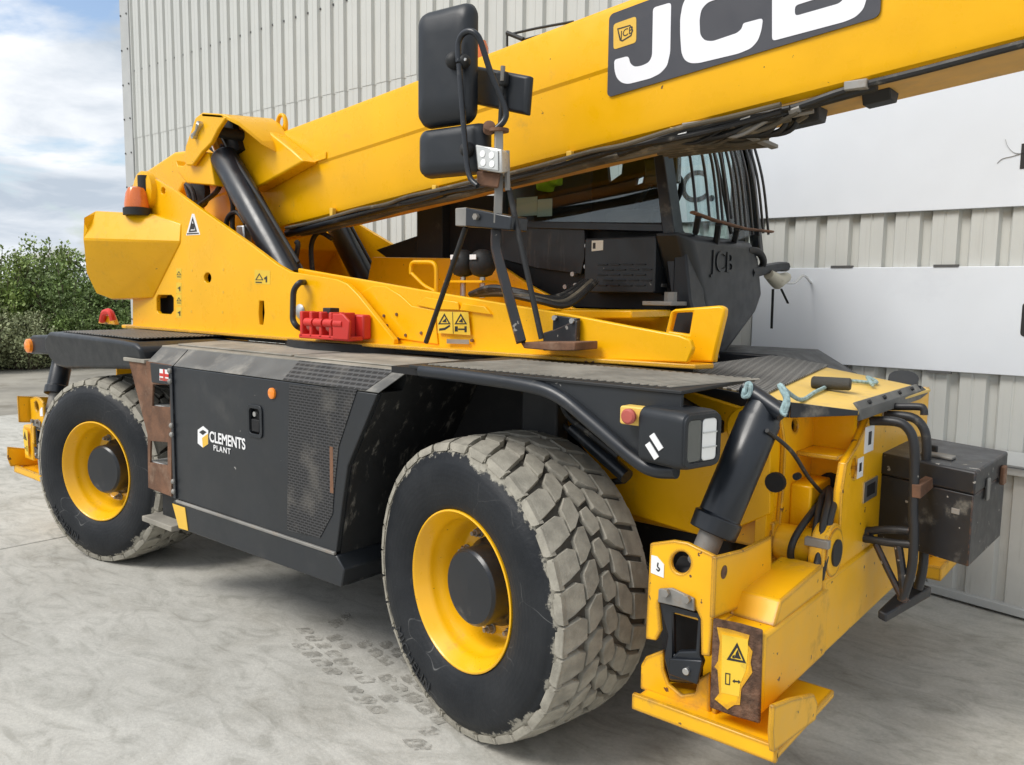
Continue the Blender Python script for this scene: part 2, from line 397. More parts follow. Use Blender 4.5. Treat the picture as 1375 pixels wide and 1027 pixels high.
# ------------------------------------------------------------------ warehouse behind the machine
YW = 3.1
bld = tag(empty('warehouse', (-8.85, YW, 0)), 'tall grey warehouse with vertical trapezoidal steel cladding behind the crane', 'building')
def sheet_mesh(nper, z0, z1, name):
    bm = bmesh.new(); pr = []
    for k in range(nper):
        o = k*.2
        pr += [(o, 0), (o+.020, 0), (o+.034, -.030), (o+.092, -.030), (o+.096, -.027), (o+.104, -.027), (o+.108, -.030), (o+.166, -.030), (o+.180, 0)]
    pr.append((nper*.2+.02, 0))
    nz = 2
    rows = [[bm.verts.new((a, b, z0+(z1-z0)*i/nz)) for a, b in pr] for i in range(nz+1)]
    for a, b in zip(rows, rows[1:]):
        for i in range(len(pr)-1): bm.faces.new((a[i], a[i+1], b[i+1], b[i]))
    return mesh_of(name, bm, 'cladding', 20)
lowm = sheet_mesh(5, .0, 3.62, 'cladding_sheet'); upm = sheet_mesh(5, 3.585, 7.6, 'cladding_sheet')
sb_ = bmesh.new()
for i in range(15):
    for me, dy in ((lowm, .004), (upm, 0)):
        o = bpy.data.objects.new('cladding_sheet', me); COL.objects.link(o); attach(o, bld)
        o.location = (-8.80+i, YW+dy-.001*(i % 2), 0)
    for k in range(5):
        for z_ in (4.42, 1.7, 5.9):
            x_ = -8.80+i+k*.2+.19
            cyl((x_, YW+.002, z_), (x_, YW-.012, z_), .011, 6, sb_)
o = obj('fixing_screws', sb_, 'screw_dark', bld); o['kind'] = 'stuff'
obj('light_block_wall', box(-8.78, 6.3, YW+.03, YW+.2, -.1, 7.5), 'cladding_dull', bld)  # unseen wall added behind the sheets to block light
obj('end_wall', box(-8.86, -8.80, YW+.0, YW+14, -.1, 7.55), 'cladding', bld)
obj('corner_flashing', plate([(-8.88, YW-.045), (-8.66, YW-.045), (-8.66, YW-.03), (-8.865, YW-.03), (-8.865, YW+.2), (-8.88, YW+.2)], -.05, 7.62, 'z'), 'flashing', bld)
obj('roof_edge', box(-8.95, 6.4, YW-.1, YW+14, 7.6, 7.8), 'flashing', bld)
sb_ = bmesh.new()
for k in range(16):
    for x_ in (-8.855, -8.70): cyl((x_, YW-.044, .4+k*.43), (x_, YW-.055, .4+k*.43), .012, 6, sb_)
o = obj('flashing_rivets', sb_, 'screw_dark', bld); o['kind'] = 'stuff'

b1 = tag(empty('sign_board', (1.2, YW-.05, 2.175)), 'tall blank white sign board fixed high on the cladding behind the cab', 'sign')
obj('panel', box(-1.15, 3.6, YW-.052, YW-.034, 2.175, 3.3), 'board_white', b1, .003)
b2 = tag(empty('sign_board', (1.2, YW-.05, 1.258)), 'long low blank white sign board on the cladding beside the black tool box', 'sign')
obj('panel', box(-.215, 3.6, YW-.056, YW-.034, 1.258, 1.855), 'board_white', b2, .003)
for z_ in (1.86, 1.252):
    for x_ in (.28, .86, 1.5): obj('clip', box(x_, x_+.13, YW-.060, YW-.036, z_-.007, z_+.007), 'screw_dark', b2)
def stroke(pts, r, y, mat_, parent, name):
    obj(name, tube(smooth_path([P(u, v, y=y) for u, v in pts], 5), r, 6, flat=.25), mat_, parent)
stroke([(1375, 206), (1362, 205), (1353, 196), (1350, 187)], .0032, YW-.054, 'lamp_dark', b1, 'printed_mark')
stroke([(1372, 206), (1358, 210), (1346, 213), (1339, 219)], .0028, YW-.054, 'steel_dull', b1, 'printed_mark')
q0, q1 = P(1372, 193, y=YW-.05), P(1382, 226, y=YW-.05)
obj('printed_letter', plate([[(q0.x, q1.z), (q1.x+.08, q1.z), (q1.x+.08, q0.z), (q0.x, q0.z)], [(q0.x+.03, q1.z+.035), (q1.x+.05, q1.z+.035), (q1.x+.05, q0.z-.035), (q0.x+.03, q0.z-.035)]], YW-.0545, YW-.051), 'sticker_black', b1)
q0, q1 = P(1373.5, 406, y=YW-.05), P(1382, 452, y=YW-.05)
obj('printed_letter', plate(rrect(q0.x, q0.x+.06, q1.z, q0.z, .02), YW-.0585, YW-.055), 'sticker_black', b2)
# the sign seen through the windscreen carries round grey letters
q = P(912, 272, y=YW-.05); text('printed_letter', 'C.', .30, (q.x, YW-.053, q.z), 'logo_grey', b1, .001, bold=.01)

# low upstand at the foot of the wall
up = tag(empty('wall_upstand', (1.2, 2.82, 0)), 'low grey corrugated steel upstand with a sloping ledge at the wall foot', 'upstand')
dirv = Vector((.525, -.095, 0)).normalized(); A0 = Vector((.949, 2.862, 0))-dirv*1.6
nrm = Vector((dirv.y, -dirv.x, 0))
def UPV(s, d, z): return A0+dirv*s+nrm*d+Vector((0, 0, z))
bm = bmesh.new(); pr = []
for k in range(19):
    o_ = k*.2; pr += [(o_, 0), (o_+.02, 0), (o_+.034, .028), (o_+.166, .028), (o_+.18, 0)]
rows = [[bm.verts.new(UPV(s, d-.03, z_)) for s, d in pr] for z_ in (.05, .78)]
for i in range(len(pr)-1): bm.faces.new((rows[0][i], rows[0][i+1], rows[1][i+1], rows[1][i]))
obj('corrugated_face', bm, 'cladding_dull', up, ang=20)
obj('base_rail', loft([[UPV(s, d, z_) for d, z_ in ((-.06, .015), (.03, .015), (.03, .06), (-.06, .06))] for s in (0, 3.8)]), 'flashing', up, .004)
obj('ledge', loft([[UPV(s, -.02, .76), UPV(s, .035, .76), UPV(s, .035, .80), Vector((UPV(s, 0, 0).x, YW-.035, .835)), Vector((UPV(s, 0, 0).x, YW-.035, .78))] for s in (0, 3.8)]), 'flashing', up, .003)
obj('backing', loft([[UPV(s, -.035, .0), UPV(s, -.035, .765), Vector((UPV(s, 0, 0).x, YW-.04, .765)), Vector((UPV(s, 0, 0).x, YW-.04, 0))] for s in (0, 3.8)]), 'cladding_dull', up)

# ------------------------------------------------------------------ thicket on the left
def shrub_meshes(seed, h, w_, ntw, nl, lsize):
    r = random.Random(seed); lv = bmesh.new(); st = bmesh.new()
    for k in range(ntw):
        a = r.uniform(0, 6.283); rad = w_*math.sqrt(r.random()); hh = h*(1-.45*(rad/w_)**2)*r.uniform(.55, 1.0)
        b0 = Vector((math.cos(a)*rad*.35, math.sin(a)*rad*.35, 0)); tip = Vector((math.cos(a)*rad, math.sin(a)*rad, hh))
        mid = b0.lerp(tip, .5)+Vector((r.uniform(-.1, .1), r.uniform(-.1, .1), .15*hh))
        path = smooth_path([b0, mid, tip], 5)
        if k % 2 == 0: tube(path, [.014*(1-i/len(path))+.003 for i in range(len(path))], 4, st)
        for j in range(nl):
            t = r.random()**.7; i = min(int(t*(len(path)-1)), len(path)-2); p = path[i].lerp(path[i+1], t*(len(path)-1)-i)
            sp_ = .17*(1-.6*t)
            p = p+Vector((r.gauss(0, sp_), r.gauss(0, sp_), r.gauss(0, sp_*.8)))
            if p.z < .02: p.z = r.uniform(.02, .3)
            d = Vector((r.gauss(0, 1), r.gauss(0, 1), r.gauss(.7, .8))).normalized(); n = d.cross(Vector((r.gauss(0, 1), r.gauss(0, 1), r.gauss(0, 1)))).normalized()
            L_ = lsize*r.uniform(.6, 1.3); W_ = L_*r.uniform(.22, .4)
            vs_ = [lv.verts.new(p+q) for q in (Vector(), d*L_*.5+n*W_, d*L_, d*L_*.5-n*W_)]
            lv.faces.new(vs_)
    return lv, st
kinds = []
for s, (h, w_, nt_, nl, ls, mt) in enumerate(((2.75, 1.25, 150, 80, .085, 'leaf'), (2.5, 1.2, 150, 80, .085, 'leaf_dark'), (1.75, 1.05, 130, 70, .08, 'leaf_pale'))):
    lv, st = shrub_meshes(11+s, h, w_, nt_, nl, ls)
    kinds.append((mesh_of('foliage', lv, mt), mesh_of('stems', st, 'bark')))
def shrub(k, x, y, s, rz, label):
    e = empty('shrub', (x, y, -.03)); e.rotation_euler.z = rz; e.scale = (s, s, s)
    tag(e, label, 'shrub', 'shrubs of the thicket beyond the yard')
    for me, nm in zip(kinds[k], ('foliage', 'stem')):
        o = bpy.data.objects.new(nm, me); COL.objects.link(o); o.parent = e
S1, S2, S3 = 'tall mid green shrub of the thicket beyond the yard', 'dark green shrub in the thicket behind the crane counterweight', 'low pale grey green shrub in front of the thicket'
for i, (k, x, y, s) in enumerate(((0, -18.9, 1.6, 1.06), (1, -18.4, 3.1, 1.02), (0, -18.0, 4.6, .98), (1, -17.2, 5.6, 1.0), (1, -17.0, 6.9, .94), (0, -16.5, 8.1, .92), (1, -16.0, 9.4, .95), (0, -20.5, 4.0, 1.15), (0, -19.8, 6.2, 1.1),
                                 (2, -17.3, 2.2, 1.0), (2, -16.9, 3.6, .95), (2, -16.6, 4.6, .75), (1, -16.2, 5.6, .62), (1, -15.6, 6.6, .62))):
    shrub(k, x, y, s, i*2.13, (S1, S2, S3)[k])

# ================================================================== the crane
crane = tag(empty('mobile_crane', (-1.5, 1.17, 0)), 'yellow and black four wheeled rotating telescopic crane parked beside the grey wall', 'crane')
XM = -3.03                                                # front and rear are mirrored about x = XM / 2
def mirx(o, name=None):
    """front part copied to the rear end, mirrored along the machine"""
    c = o.copy(); c.data = o.data.copy(); COL.objects.link(c)
    for v in c.data.vertices: v.co.x = XM-v.co.x
    c.data.flip_normals()
    return c
def mat_tyre():
    M = bpy.data.materials.new('tyre_wall'); M.use_nodes = True; t = M.node_tree; b = t.nodes['Principled BSDF']; L = t.links.new
    tc = nn(t, 'ShaderNodeTexCoord'); mp = nn(t, 'ShaderNodeMapping'); mp.inputs['Scale'].default_value = (1, 0, 1); L(tc.outputs['Object'], mp.inputs['Vector'])
    ln = nn(t, 'ShaderNodeVectorMath', operation='LENGTH'); L(mp.outputs[0], ln.inputs[0])
    n = nn(t, 'ShaderNodeTexNoise', Scale=5.0, Detail=10.0, Roughness=.72); L(tc.outputs['Object'], n.inputs['Vector'])
    ma = nn(t, 'ShaderNodeMath', operation='MULTIPLY_ADD'); ma.inputs[1].default_value = .20; L(n.outputs['Fac'], ma.inputs[0]); L(ln.outputs['Value'], ma.inputs[2])
    mr = nn(t, 'ShaderNodeMapRange', interpolation_type='SMOOTHSTEP'); mr.inputs['From Min'].default_value = .612; mr.inputs['From Max'].default_value = .622; L(ma.outputs[0], mr.inputs['Value'])
    n2 = nn(t, 'ShaderNodeTexNoise', Scale=3.0, Detail=6.0, Roughness=.6); L(tc.outputs['Object'], n2.inputs['Vector'])
    r2 = nn(t, 'ShaderNodeValToRGB'); e = r2.color_ramp.elements; e[0].position = .35; e[0].color = (.008, .010, .013, 1); e[1].position = .75; e[1].color = (.024, .026, .029, 1); L(n2.outputs['Fac'], r2.inputs[0])
    n3 = nn(t, 'ShaderNodeTexNoise', Scale=40.0, Detail=5.0, Roughness=.6); L(tc.outputs['Object'], n3.inputs['Vector'])
    r3 = nn(t, 'ShaderNodeValToRGB'); e = r3.color_ramp.elements; e[0].position = .3; e[0].color = (.21, .195, .16, 1); e[1].position = .7; e[1].color = (.36, .34, .285, 1); L(n3.outputs['Fac'], r3.inputs[0])
    x = nn(t, 'ShaderNodeMix', data_type='RGBA'); L(mr.outputs[0], x.inputs[0]); L(r2.outputs[0], x.inputs[6]); L(r3.outputs[0], x.inputs[7])
    # thin pale scuffs
    vo = nn(t, 'ShaderNodeTexVoronoi', feature='DISTANCE_TO_EDGE', Scale=4.5); 
    ds = nn(t, 'ShaderNodeTexNoise', Scale=3.0, Detail=2.0); L(tc.outputs['Object'], ds.inputs['Vector'])
    va = nn(t, 'ShaderNodeMix', data_type='VECTOR'); va.inputs[0].default_value = .35; L(tc.outputs['Object'], va.inputs[4]); L(ds.outputs['Color'], va.inputs[5]); L(va.outputs[1], vo.inputs['Vector'])
    m1 = nn(t, 'ShaderNodeMapRange'); m1.inputs['From Min'].default_value = .0; m1.inputs['From Max'].default_value = .006; m1.inputs['To Min'].default_value = 1; m1.inputs['To Max'].default_value = 0; L(vo.outputs['Distance'], m1.inputs['Value'])
    m2 = nn(t, 'ShaderNodeMapRange'); m2.inputs['From Min'].default_value = .52; m2.inputs['From Max'].default_value = .66; m2.inputs['To Max'].default_value = .5; L(n2.outputs['Fac'], m2.inputs['Value'])
    mm = nn(t, 'ShaderNodeMath', operation='MULTIPLY'); L(m1.outputs[0], mm.inputs[0]); L(m2.outputs[0], mm.inputs[1])
    x2 = nn(t, 'ShaderNodeMix', data_type='RGBA'); L(mm.outputs[0], x2.inputs[0]); L(x.outputs[2], x2.inputs[6]); x2.inputs[7].default_value = (.3, .3, .29, 1)
    L(x2.outputs[2], b.inputs['Base Color'])
    rm = nn(t, 'ShaderNodeMix', data_type='FLOAT'); L(mr.outputs[0], rm.inputs[0]); rm.inputs[2].default_value = .55; rm.inputs[3].default_value = .95; L(rm.outputs[0], b.inputs['Roughness'])
    sn = nn(t, 'ShaderNodeMath', operation='MULTIPLY'); sn.inputs[1].default_value = 330; L(ln.outputs['Value'], sn.inputs[0])
    si = nn(t, 'ShaderNodeMath', operation='SINE'); L(sn.outputs[0], si.inputs[0])
    hm = nn(t, 'ShaderNodeMath', operation='MULTIPLY_ADD'); hm.inputs[1].default_value = .06; L(si.outputs[0], hm.inputs[0]); L(n3.outputs['Fac'], hm.inputs[2])
    bp = nn(t, 'ShaderNodeBump', Strength=.4, Distance=.006); L(hm.outputs[0], bp.inputs['Height']); L(bp.outputs[0], b.inputs['Normal'])
    b.inputs['Specular IOR Level'].default_value = .28
    MATS['tyre_wall'] = M
mat_tyre()
def ring(prof, seg, bm=None):
    bm = bm or bmesh.new()
    rs = [[bm.verts.new((r*math.cos(2*math.pi*j/seg), y, r*math.sin(2*math.pi*j/seg))) for j in range(seg)] for y, r in prof]
    for a, b in zip(rs, rs[1:]):
        for j in range(seg): bm.faces.new((a[j], a[(j+1) % seg], b[(j+1) % seg], b[j]))
    return bm
TW = .44
side = [(.016, .298), (.004, .306), (-.010, .325), (-.024, .372), (-.031, .425), (-.029, .438), (-.029, .444), (-.022, .482), (-.013, .500), (-.009, .503), (-.003, .520), (.008, .534), (.030, .544)]
prof = side+[(TW/2, .549)]+[(TW-y, r) for y, r in reversed(side)]
me_tyre = mesh_of('tyre', ring(prof, 96), 'tyre_wall', 60)
def tread_mesh():
    bm = bmesh.new(); N = 31; RT, RB = .5705, .5500; r = random.Random(5)
    def block(pts):          # pts: (theta, y) outline of the top
        n = len(pts); ct = sum(p[0] for p in pts)/n; cy_ = sum(p[1] for p in pts)/n
        lift = r.uniform(-.0015, .0015)
        def at(t, y, rad):
            e = max(0, abs(y-TW/2)-.12)/.1
            rad2 = rad-.016*e*e
            return Vector((rad2*math.cos(t), y, rad2*math.sin(t)))
        rings = []
        for k, rad in ((1.0, RB), (.975, RT-.005), (.925, RT)):
            rings.append([at(ct+(t-ct)*k, cy_+(y-cy_)*k, rad+lift) for t, y in pts])
        loft(rings, bm)
    th = 2*math.pi/N
    cols = [(.000, .106, 0), (.112, .181, .5), (.187, .253, .12), (.259, .328, .62), (.334, .440, .12)]
    for k in range(N):
        for c, (a, b_, ph) in enumerate(cols):
            t0 = (k+ph)*th+r.uniform(-.004, .004); h = th*.468; sk = (.16, .22, .0, -.22, -.16)[c]*th
            mid = (a+b_)/2
            def q(f, s):  # f: -1..1 along theta, s: 0..1 across
                return (t0+f*h+sk*(s-.5)*2, a+(b_-a)*s)
            if c in (0, 4):
                w0, w1 = (1.0, .92) if c == 0 else (.92, 1.0)
                pts = [q(-w0, 0), q(-w0*.9, .5), q(-w1*.82, 1), q(w1*.55, 1), q(w1*.98, .72), q(w0*.95, 0)]
                t_, y_ = pts[1]
            elif c == 2:
                pts = [q(-.98, .35), q(-.75, .9), q(-.1, 1.0), q(.98, .65), q(.75, .1), q(.1, 0)]
            else:
                pts = [q(-.8, 0), q(-1.0, .4), q(-.8, 1), q(.6, 1), q(1.0, .6), q(.8, 0)]
            block(pts)
        # shoulder buttress below each outer block
        for s_ in (0, 1):
            t0 = (k+(0 if s_ == 0 else .15))*th
            for dt in (0,):
                secs = []
                for y_, rr, hw in ((.006, .5580, .42), (-.001, .545, .40), (-.004, .528, .34)):
                    yy = y_ if s_ == 0 else TW-y_
                    iy = yy+(.022 if s_ == 0 else -.022)
                    skk = -.2*th if s_ == 0 else .2*th
                    secs.append([Vector((rr*math.cos(t0+f*th*hw+skk), y2, rr*math.sin(t0+f*th*hw+skk))) for f, y2 in ((-1, yy), (1, yy), (1, iy), (-1, iy))])
                loft(secs, bm)
    return mesh_of('tread', bm, 'tyre_tread', 25)
me_tread = tread_mesh()
me_base = mesh_of('tread_groove', ring([(.02, .5465), (.06, .5505), (TW/2, .5515), (TW-.06, .5505), (TW-.02, .5465)], 96), 'tyre_groove', 60)
me_rim = mesh_of('rim', ring([(.02, .300), (.004, .307), (-.004, .306), (-.006, .300), (.0, .294), (.018, .288), (.040, .268), (.062, .262), (.088, .258), (.100, .247), (.135, .240), (.150, .232), (.172, .226), (.180, .215), (.182, .10)], 64), 'rim_paint', 45)
me_hub = mesh_of('hub', ring([(.20, .175), (.165, .172), (.150, .160), (.140, .151), (.062, .149), (.056, .146), (.052, .140), (.047, .136), (.046, .05), (.044, .001)], 48), 'black_paint', 35)
nb = bmesh.new()
c_ = Vector((0, 0, 0))
cyl(c_, c_+Vector((0, -.028, 0)), .016, 6, nb); cyl(c_+Vector((0, -.001, 0)), c_+Vector((0, -.007, 0)), .022, 12, nb)
cyl(c_, c_+Vector((0, -.045, 0)), .009, 8, nb)
me_nut = mesh_of('wheel_nut', nb, 'steel_dull', 35)
def bent_text(s, size, rad, a0, y):
    cu = bpy.data.curves.new('tmp', 'FONT'); cu.body = s; cu.size = size; cu.extrude = .003; cu.space_character = 1.08
    o = bpy.data.objects.new('tmp', cu); COL.objects.link(o)
    me = bpy.data.meshes.new_from_object(o); bpy.data.objects.remove(o)
    for v in me.vertices:
        a = a0+v.co.x/rad; r_ = rad+v.co.y*-1+size*.35
        v.co = (r_*math.cos(a), y-v.co.z, r_*math.sin(a))
    me.materials.clear(); me.materials.append(MATS['tyre_side']); me.name = 'sidewall_lettering'; return me
def flip_y(me):
    m2 = me.copy()
    return m2
# the letters read upright from outside along the lower left of the wall
me_txt = bent_text('MICHELIN', .062, .452, R_(214), -.0305)
def wheel(x, y, rz, far=False):
    e = empty('wheel', (x, y, .566), rz+(math.pi if far else 0), crane)
    for nm, me in (('tyre', me_tyre), ('tread', me_tread), ('tread_groove', me_base), ('rim', me_rim), ('hub', me_hub), ('sidewall_lettering', me_txt)):
        if far and nm == 'sidewall_lettering': continue
        o = bpy.data.objects.new(nm, me); COL.objects.link(o); o.parent = e
    for k in range(10):
        a = 2*math.pi*(k+.35)/10
        o = bpy.data.objects.new('wheel_nut', me_nut); COL.objects.link(o); o.parent = e; o.location = (.198*math.cos(a), .181, .198*math.sin(a))
    return e
wheel(0, 0, R_(-9.9)); wheel(XM, 0, R_(13.0)); wheel(0, 2.34, R_(-9.0), True); wheel(XM, 2.34, R_(10.0), True)
for x_ in (0, XM):
    bm = lathe([(0, .12), (.2, .13), (.35, .10), (.75, .09), (.85, .17), (1.05, .17), (1.15, .09), (1.55, .10), (1.7, .13), (1.9, .12)], (x_, .22, .56), (x_, 2.12, .56), 20)
    obj('axle', bm, 'black_matte', crane)

# ---- chassis
obj('chassis_frame', box(-3.75, .80, .62, 1.72, .62, 1.20), 'black_matte', crane, .02)
obj('belly_plate', box(-2.1, -.6, .30, 2.0, .44, .62), 'black_deep', crane, .02)
cp = XZ([(702, 586), (706, 560), (735, 526), (742, 526), (760, 575), (815, 640), (845, 690), (955, 724), (1034, 690), (1034, 560), (905, 520), (742, 500), (700, 500)], .50)
obj('chassis_side_plate', plate(cp, .50, .53), 'yellow_paint', crane, .004)
obj('chassis_end_post', box(.925, .966, .505, .60, .66, 1.27), 'yellow_paint', crane, .003)
obj('chassis_rail', box(.25, .98, .54, .60, .80, .90), 'yellow_worn', crane, .006)
c_ = empty('steering_linkage', (0, 0, 0), 0, crane)
obj('ram', cyl(P(770, 575, y=.42), P(842, 640, y=.36), .028, 14), 'black_paint', c_)
obj('link_arm', tube(fillet([P(745, 560, y=.44), P(790, 600, y=.42), P(836, 628, y=.40), P(842, 645, y=.40), P(810, 648, y=.42)], .03), .012, 8), 'black_matte', c_)
obj('hose', tube(smooth_path([P(752, 535, y=.40), P(765, 560, y=.38), P(790, 580, y=.36), P(830, 612, y=.38)]), .014, 8), 'rubber_hose', c_)
obj('bracket', box(-.02, .16, .38, .46, 1.02, 1.30), 'black_matte', c_, .01)

# ---- engine cover between the wheels
YB = -.02
bon = empty('engine_cover', (0, 0, 0), 0, crane)
so_ = [(-2.03, .565), (-.696, .560), (-.653, .776), (-.612, .957), (-.424, 1.276), (-2.03, 1.279)]
arch = [(-2.03, .43), (-.652, .43), (-.696, .560), (-.653, .776), (-.612, .957), (-.424, 1.276), (-.385, 1.352), (-2.03, 1.352)]
obj('inner_arch', plate(arch[:6]+[(-2.03, 1.279)], .004, .11), 'black_scraped', bon)
obj('inner_arch', plate(arch, .11, .60), 'black_scraped', bon)
dl = [(-2.028, .572), (-.700, .566), (-.658, .776), (-.618, .955), (-.432, 1.272), (-2.028, 1.274)]
h0, h1 = P(335, 546, y=YB), P(351, 585, y=YB)
obj('door', plate([dl, rrect(h0.x, h1.x, h1.z, h0.z, .018)], YB, .004), 'bonnet_paint', bon, .004)
hd = empty('door_latch', (0, 0, 0), 0, bon)
obj('recess', box(h0.x-.01, h1.x+.01, .006, .012, h1.z-.01, h0.z+.01), 'black_deep', hd)
obj('surround', plate([rrect(h0.x-.014, h1.x+.014, h1.z-.014, h0.z+.014, .026), rrect(h0.x+.004, h1.x-.004, h1.z+.004, h0.z-.004, .016)], YB-.007, YB-.0005), 'plastic_black', hd, .002)
obj('paddle', box(h0.x+.014, h1.x-.014, YB-.002, .004, h1.z+.012, h0.z-.055), 'black_deep', hd, .004)
obj('lock', cyl(((h0.x+h1.x)/2, YB-.006, h0.z-.03), ((h0.x+h1.x)/2, YB+.004, h0.z-.03), .012, 14), 'steel', hd)
# sloping upper edge, lid
def slope(x0a, x1a, x0b, x1b, off, nm, mt, t=.004):
    """strip of the chamfer between the side (y=YB, z=1.279) and the lid (y=.1, z=1.356)"""
    n = Vector((0, -.077, .12)).normalized()*off
    a = [Vector((x0a, YB, 1.279))+n, Vector((x1a, YB, 1.279))+n, Vector((x1b, .1, 1.356))+n, Vector((x0b, .1, 1.356))+n]
    n2 = Vector((0, -.077, .12)).normalized()*t
    return obj(nm, loft([[p for p in a], [p+n2 for p in a]]), mt, bon, .0015)
slope(-2.015, -.424, -2.075, -.385, -.004, 'chamfer', 'bonnet_top')
slope(-2.30, -2.024, -2.36, -2.084, -.004, 'chamfer_end', 'bonnet_top')
slope(-1.06, -.50, -1.10, -.46, .0008, 'upper_grille', 'slot_sheet_top', .002)
obj('lid', plate([(-2.36, .098), (-.385, .098), (-.28, .62), (-2.55, .62)], 1.350, 1.362, 'z'), 'grimy_lid', bon, .004)
obj('lid_panel', plate([(-2.30, .16), (-1.25, .16), (-1.25, .60), (-2.45, .60)], 1.362, 1.372, 'z'), 'grimy_lid', bon, .004)
obj('lid_panel', plate([(-1.23, .16), (-.50, .16), (-.44, .60), (-1.23, .60)], 1.362, 1.370, 'z'), 'grimy_lid', bon, .004)
gl = XZ([(389, 516), (480, 523), (455, 600), (449, 660), (447, 690), (430, 722), (386, 712)], YB)
obj('side_grille', plate(gl, YB-.003, YB-.0006), 'slot_sheet', bon)
q = P(366, 528, y=YB); obj('reflector', lathe([(0, .026), (.008, .025), (.011, .018), (.0115, .001)], (q.x, YB-.0005, q.z), (q.x, YB-1, q.z), 24), 'orange_lens', bon)
sill = [(-2.062, .545), (-2.0, .418), (-.66, .424), (-.640, .505), (-.690, .556), (-2.05, .562)]
obj('sill', plate(sill, YB-.006, .25), 'bonnet_paint', bon, .006)
obj('sill_lip', box(-2.02, -.70, YB-.012, YB+.003, .556, .570), 'steel_dull', bon, .003)
ys = [(-2.058, .543), (-1.93, .543), (-1.905, .425), (-1.998, .421)]
obj('corner_marker', plate(ys, YB-.010, YB-.0065), 'emblem_yellow', bon, .001)
# lettering
q = P(282, 593, y=YB); text('lettering', 'CLEMENTS', .1, (q.x, YB-.002, q.z), 'white_print', bon, .0006, fit=(P(330, 600, y=YB).x-q.x, .055), bold=.022)
q = P(287.5, 604.5, y=YB); text('lettering', 'PLANT', .1, (q.x, YB-.002, q.z), 'white_print', bon, .0006, spacing=1.2, fit=(P(310, 600, y=YB).x-q.x, .028), bold=.012)
hx = XZ([(266, 577), (273, 572), (280, 578), (280, 596), (273, 601), (266, 595)], YB)
obj('emblem', plate(hx, YB-.0022, YB-.0004), 'white_print', bon)
obj('emblem_stripe', plate(XZ([(272, 588), (280, 582), (280, 596), (273, 601)], YB), YB-.003, YB-.0023), 'emblem_yellow', bon)
obj('emblem_stripe', plate(XZ([(268, 580), (273, 577), (278, 580), (273, 584)], YB), YB-.003, YB-.0023), 'sticker_black', bon)
q = P(446, 640, y=YB)
obj('side_text', plate([(q.x-.01, q.z-.07), (q.x+.012, q.z-.07), (q.x+.012, q.z+.13), (q.x-.01, q.z+.13)], YB-.0042, YB-.0034), 'rust', bon)

# ---- access ladder
lad = empty('access_ladder', (0, 0, 0), 0, crane)
lp = XZ([(172, 482), (203, 486), (230, 490), (230, 667), (199, 655), (198, 584)], YB)
hA = XZ([(205, 516), (228, 517), (228, 547), (204, 545)], YB); hB = XZ([(202, 592), (225, 594), (225, 625), (201, 621)], YB)
obj('side_plate', plate([lp, hA, hB], YB, YB+.012), 'rust', lad, .002)
obj('cover_plate', plate(XZ([(203, 487), (232, 491), (232, 517), (205, 513)], YB), YB-.006, YB-.0005), 'bonnet_paint', lad, .002)
fl = XZ([(216, 495), (228, 496.5), (228, 512), (216, 510.5)], YB)
obj('flag_sticker', plate(fl, YB-.0075, YB-.0062), 'white_print', lad)
(fx0, fz1), (fx1, _), (_, fz0), _ = fl
obj('flag_cross', plate([(fx0, (fz0+fz1)/2-.008), (fx1, (fz0+fz1)/2-.008), (fx1, (fz0+fz1)/2+.008), (fx0, (fz0+fz1)/2+.008)], YB-.0082, YB-.0076), 'red_paint', lad)
obj('flag_cross', plate([((fx0+fx1)/2-.009, fz0), ((fx0+fx1)/2+.009, fz0), ((fx0+fx1)/2+.009, fz1), ((fx0+fx1)/2-.009, fz1)], YB-.0088, YB-.0083), 'red_paint', lad)
obj('flag_field', plate([(fx0, fz0), (fx1, fz0), (fx1, (fz0+fz1)/2-.016), (fx0, (fz0+fz1)/2-.016)], YB-.0081, YB-.0076), 'mushroom_red', lad)
for hq in (hA, hB):
    z_ = hq[2][1]; x0, x1 = hq[3][0], hq[2][0]
    obj('tread', box(x0-.03, x1+.02, YB+.013, .22, z_-.035, z_-.005), 'aluminium', lad, .004)
    obj('riser', box(x0-.04, x1+.03, .22, .24, z_-.06, z_+.3), 'black_deep', lad)
obj('top_tread', plate([(-2.55, YB-.01), (-2.31, YB-.01), (-2.31, .25), (-2.55, .25)], 1.272, 1.292, 'z'), 'grimy_lid', lad, .003)
obj('edge_strip', box(-2.045, -2.020, YB-.010, YB-.002, .575, 1.275), 'black_paint', lad, .002)
for u, v in ((234, 498), (234, 512), (234, 571), (233.5, 583), (233, 645), (232.5, 658)):
    q = P(u, v, y=YB)
    obj('bolt', lathe([(0, .014), (.008, .014), (.014, .008), (.015, .001)], (-2.032, YB-.010, q.z), (-2.032, YB-1, q.z), 12), 'steel_dull', lad)
obj('lower_bracket', plate([(-2.30, .42), (-2.05, .42), (-2.05, .60), (-2.30, .60)], .04, .06), 'black_scraped', lad, .003)
obj('lower_tread', plate([(-2.36, -.05), (-2.04, -.05), (-2.04, .12), (-2.36, .12)], .395, .425, 'z'), 'grimy_lid', lad, .004)

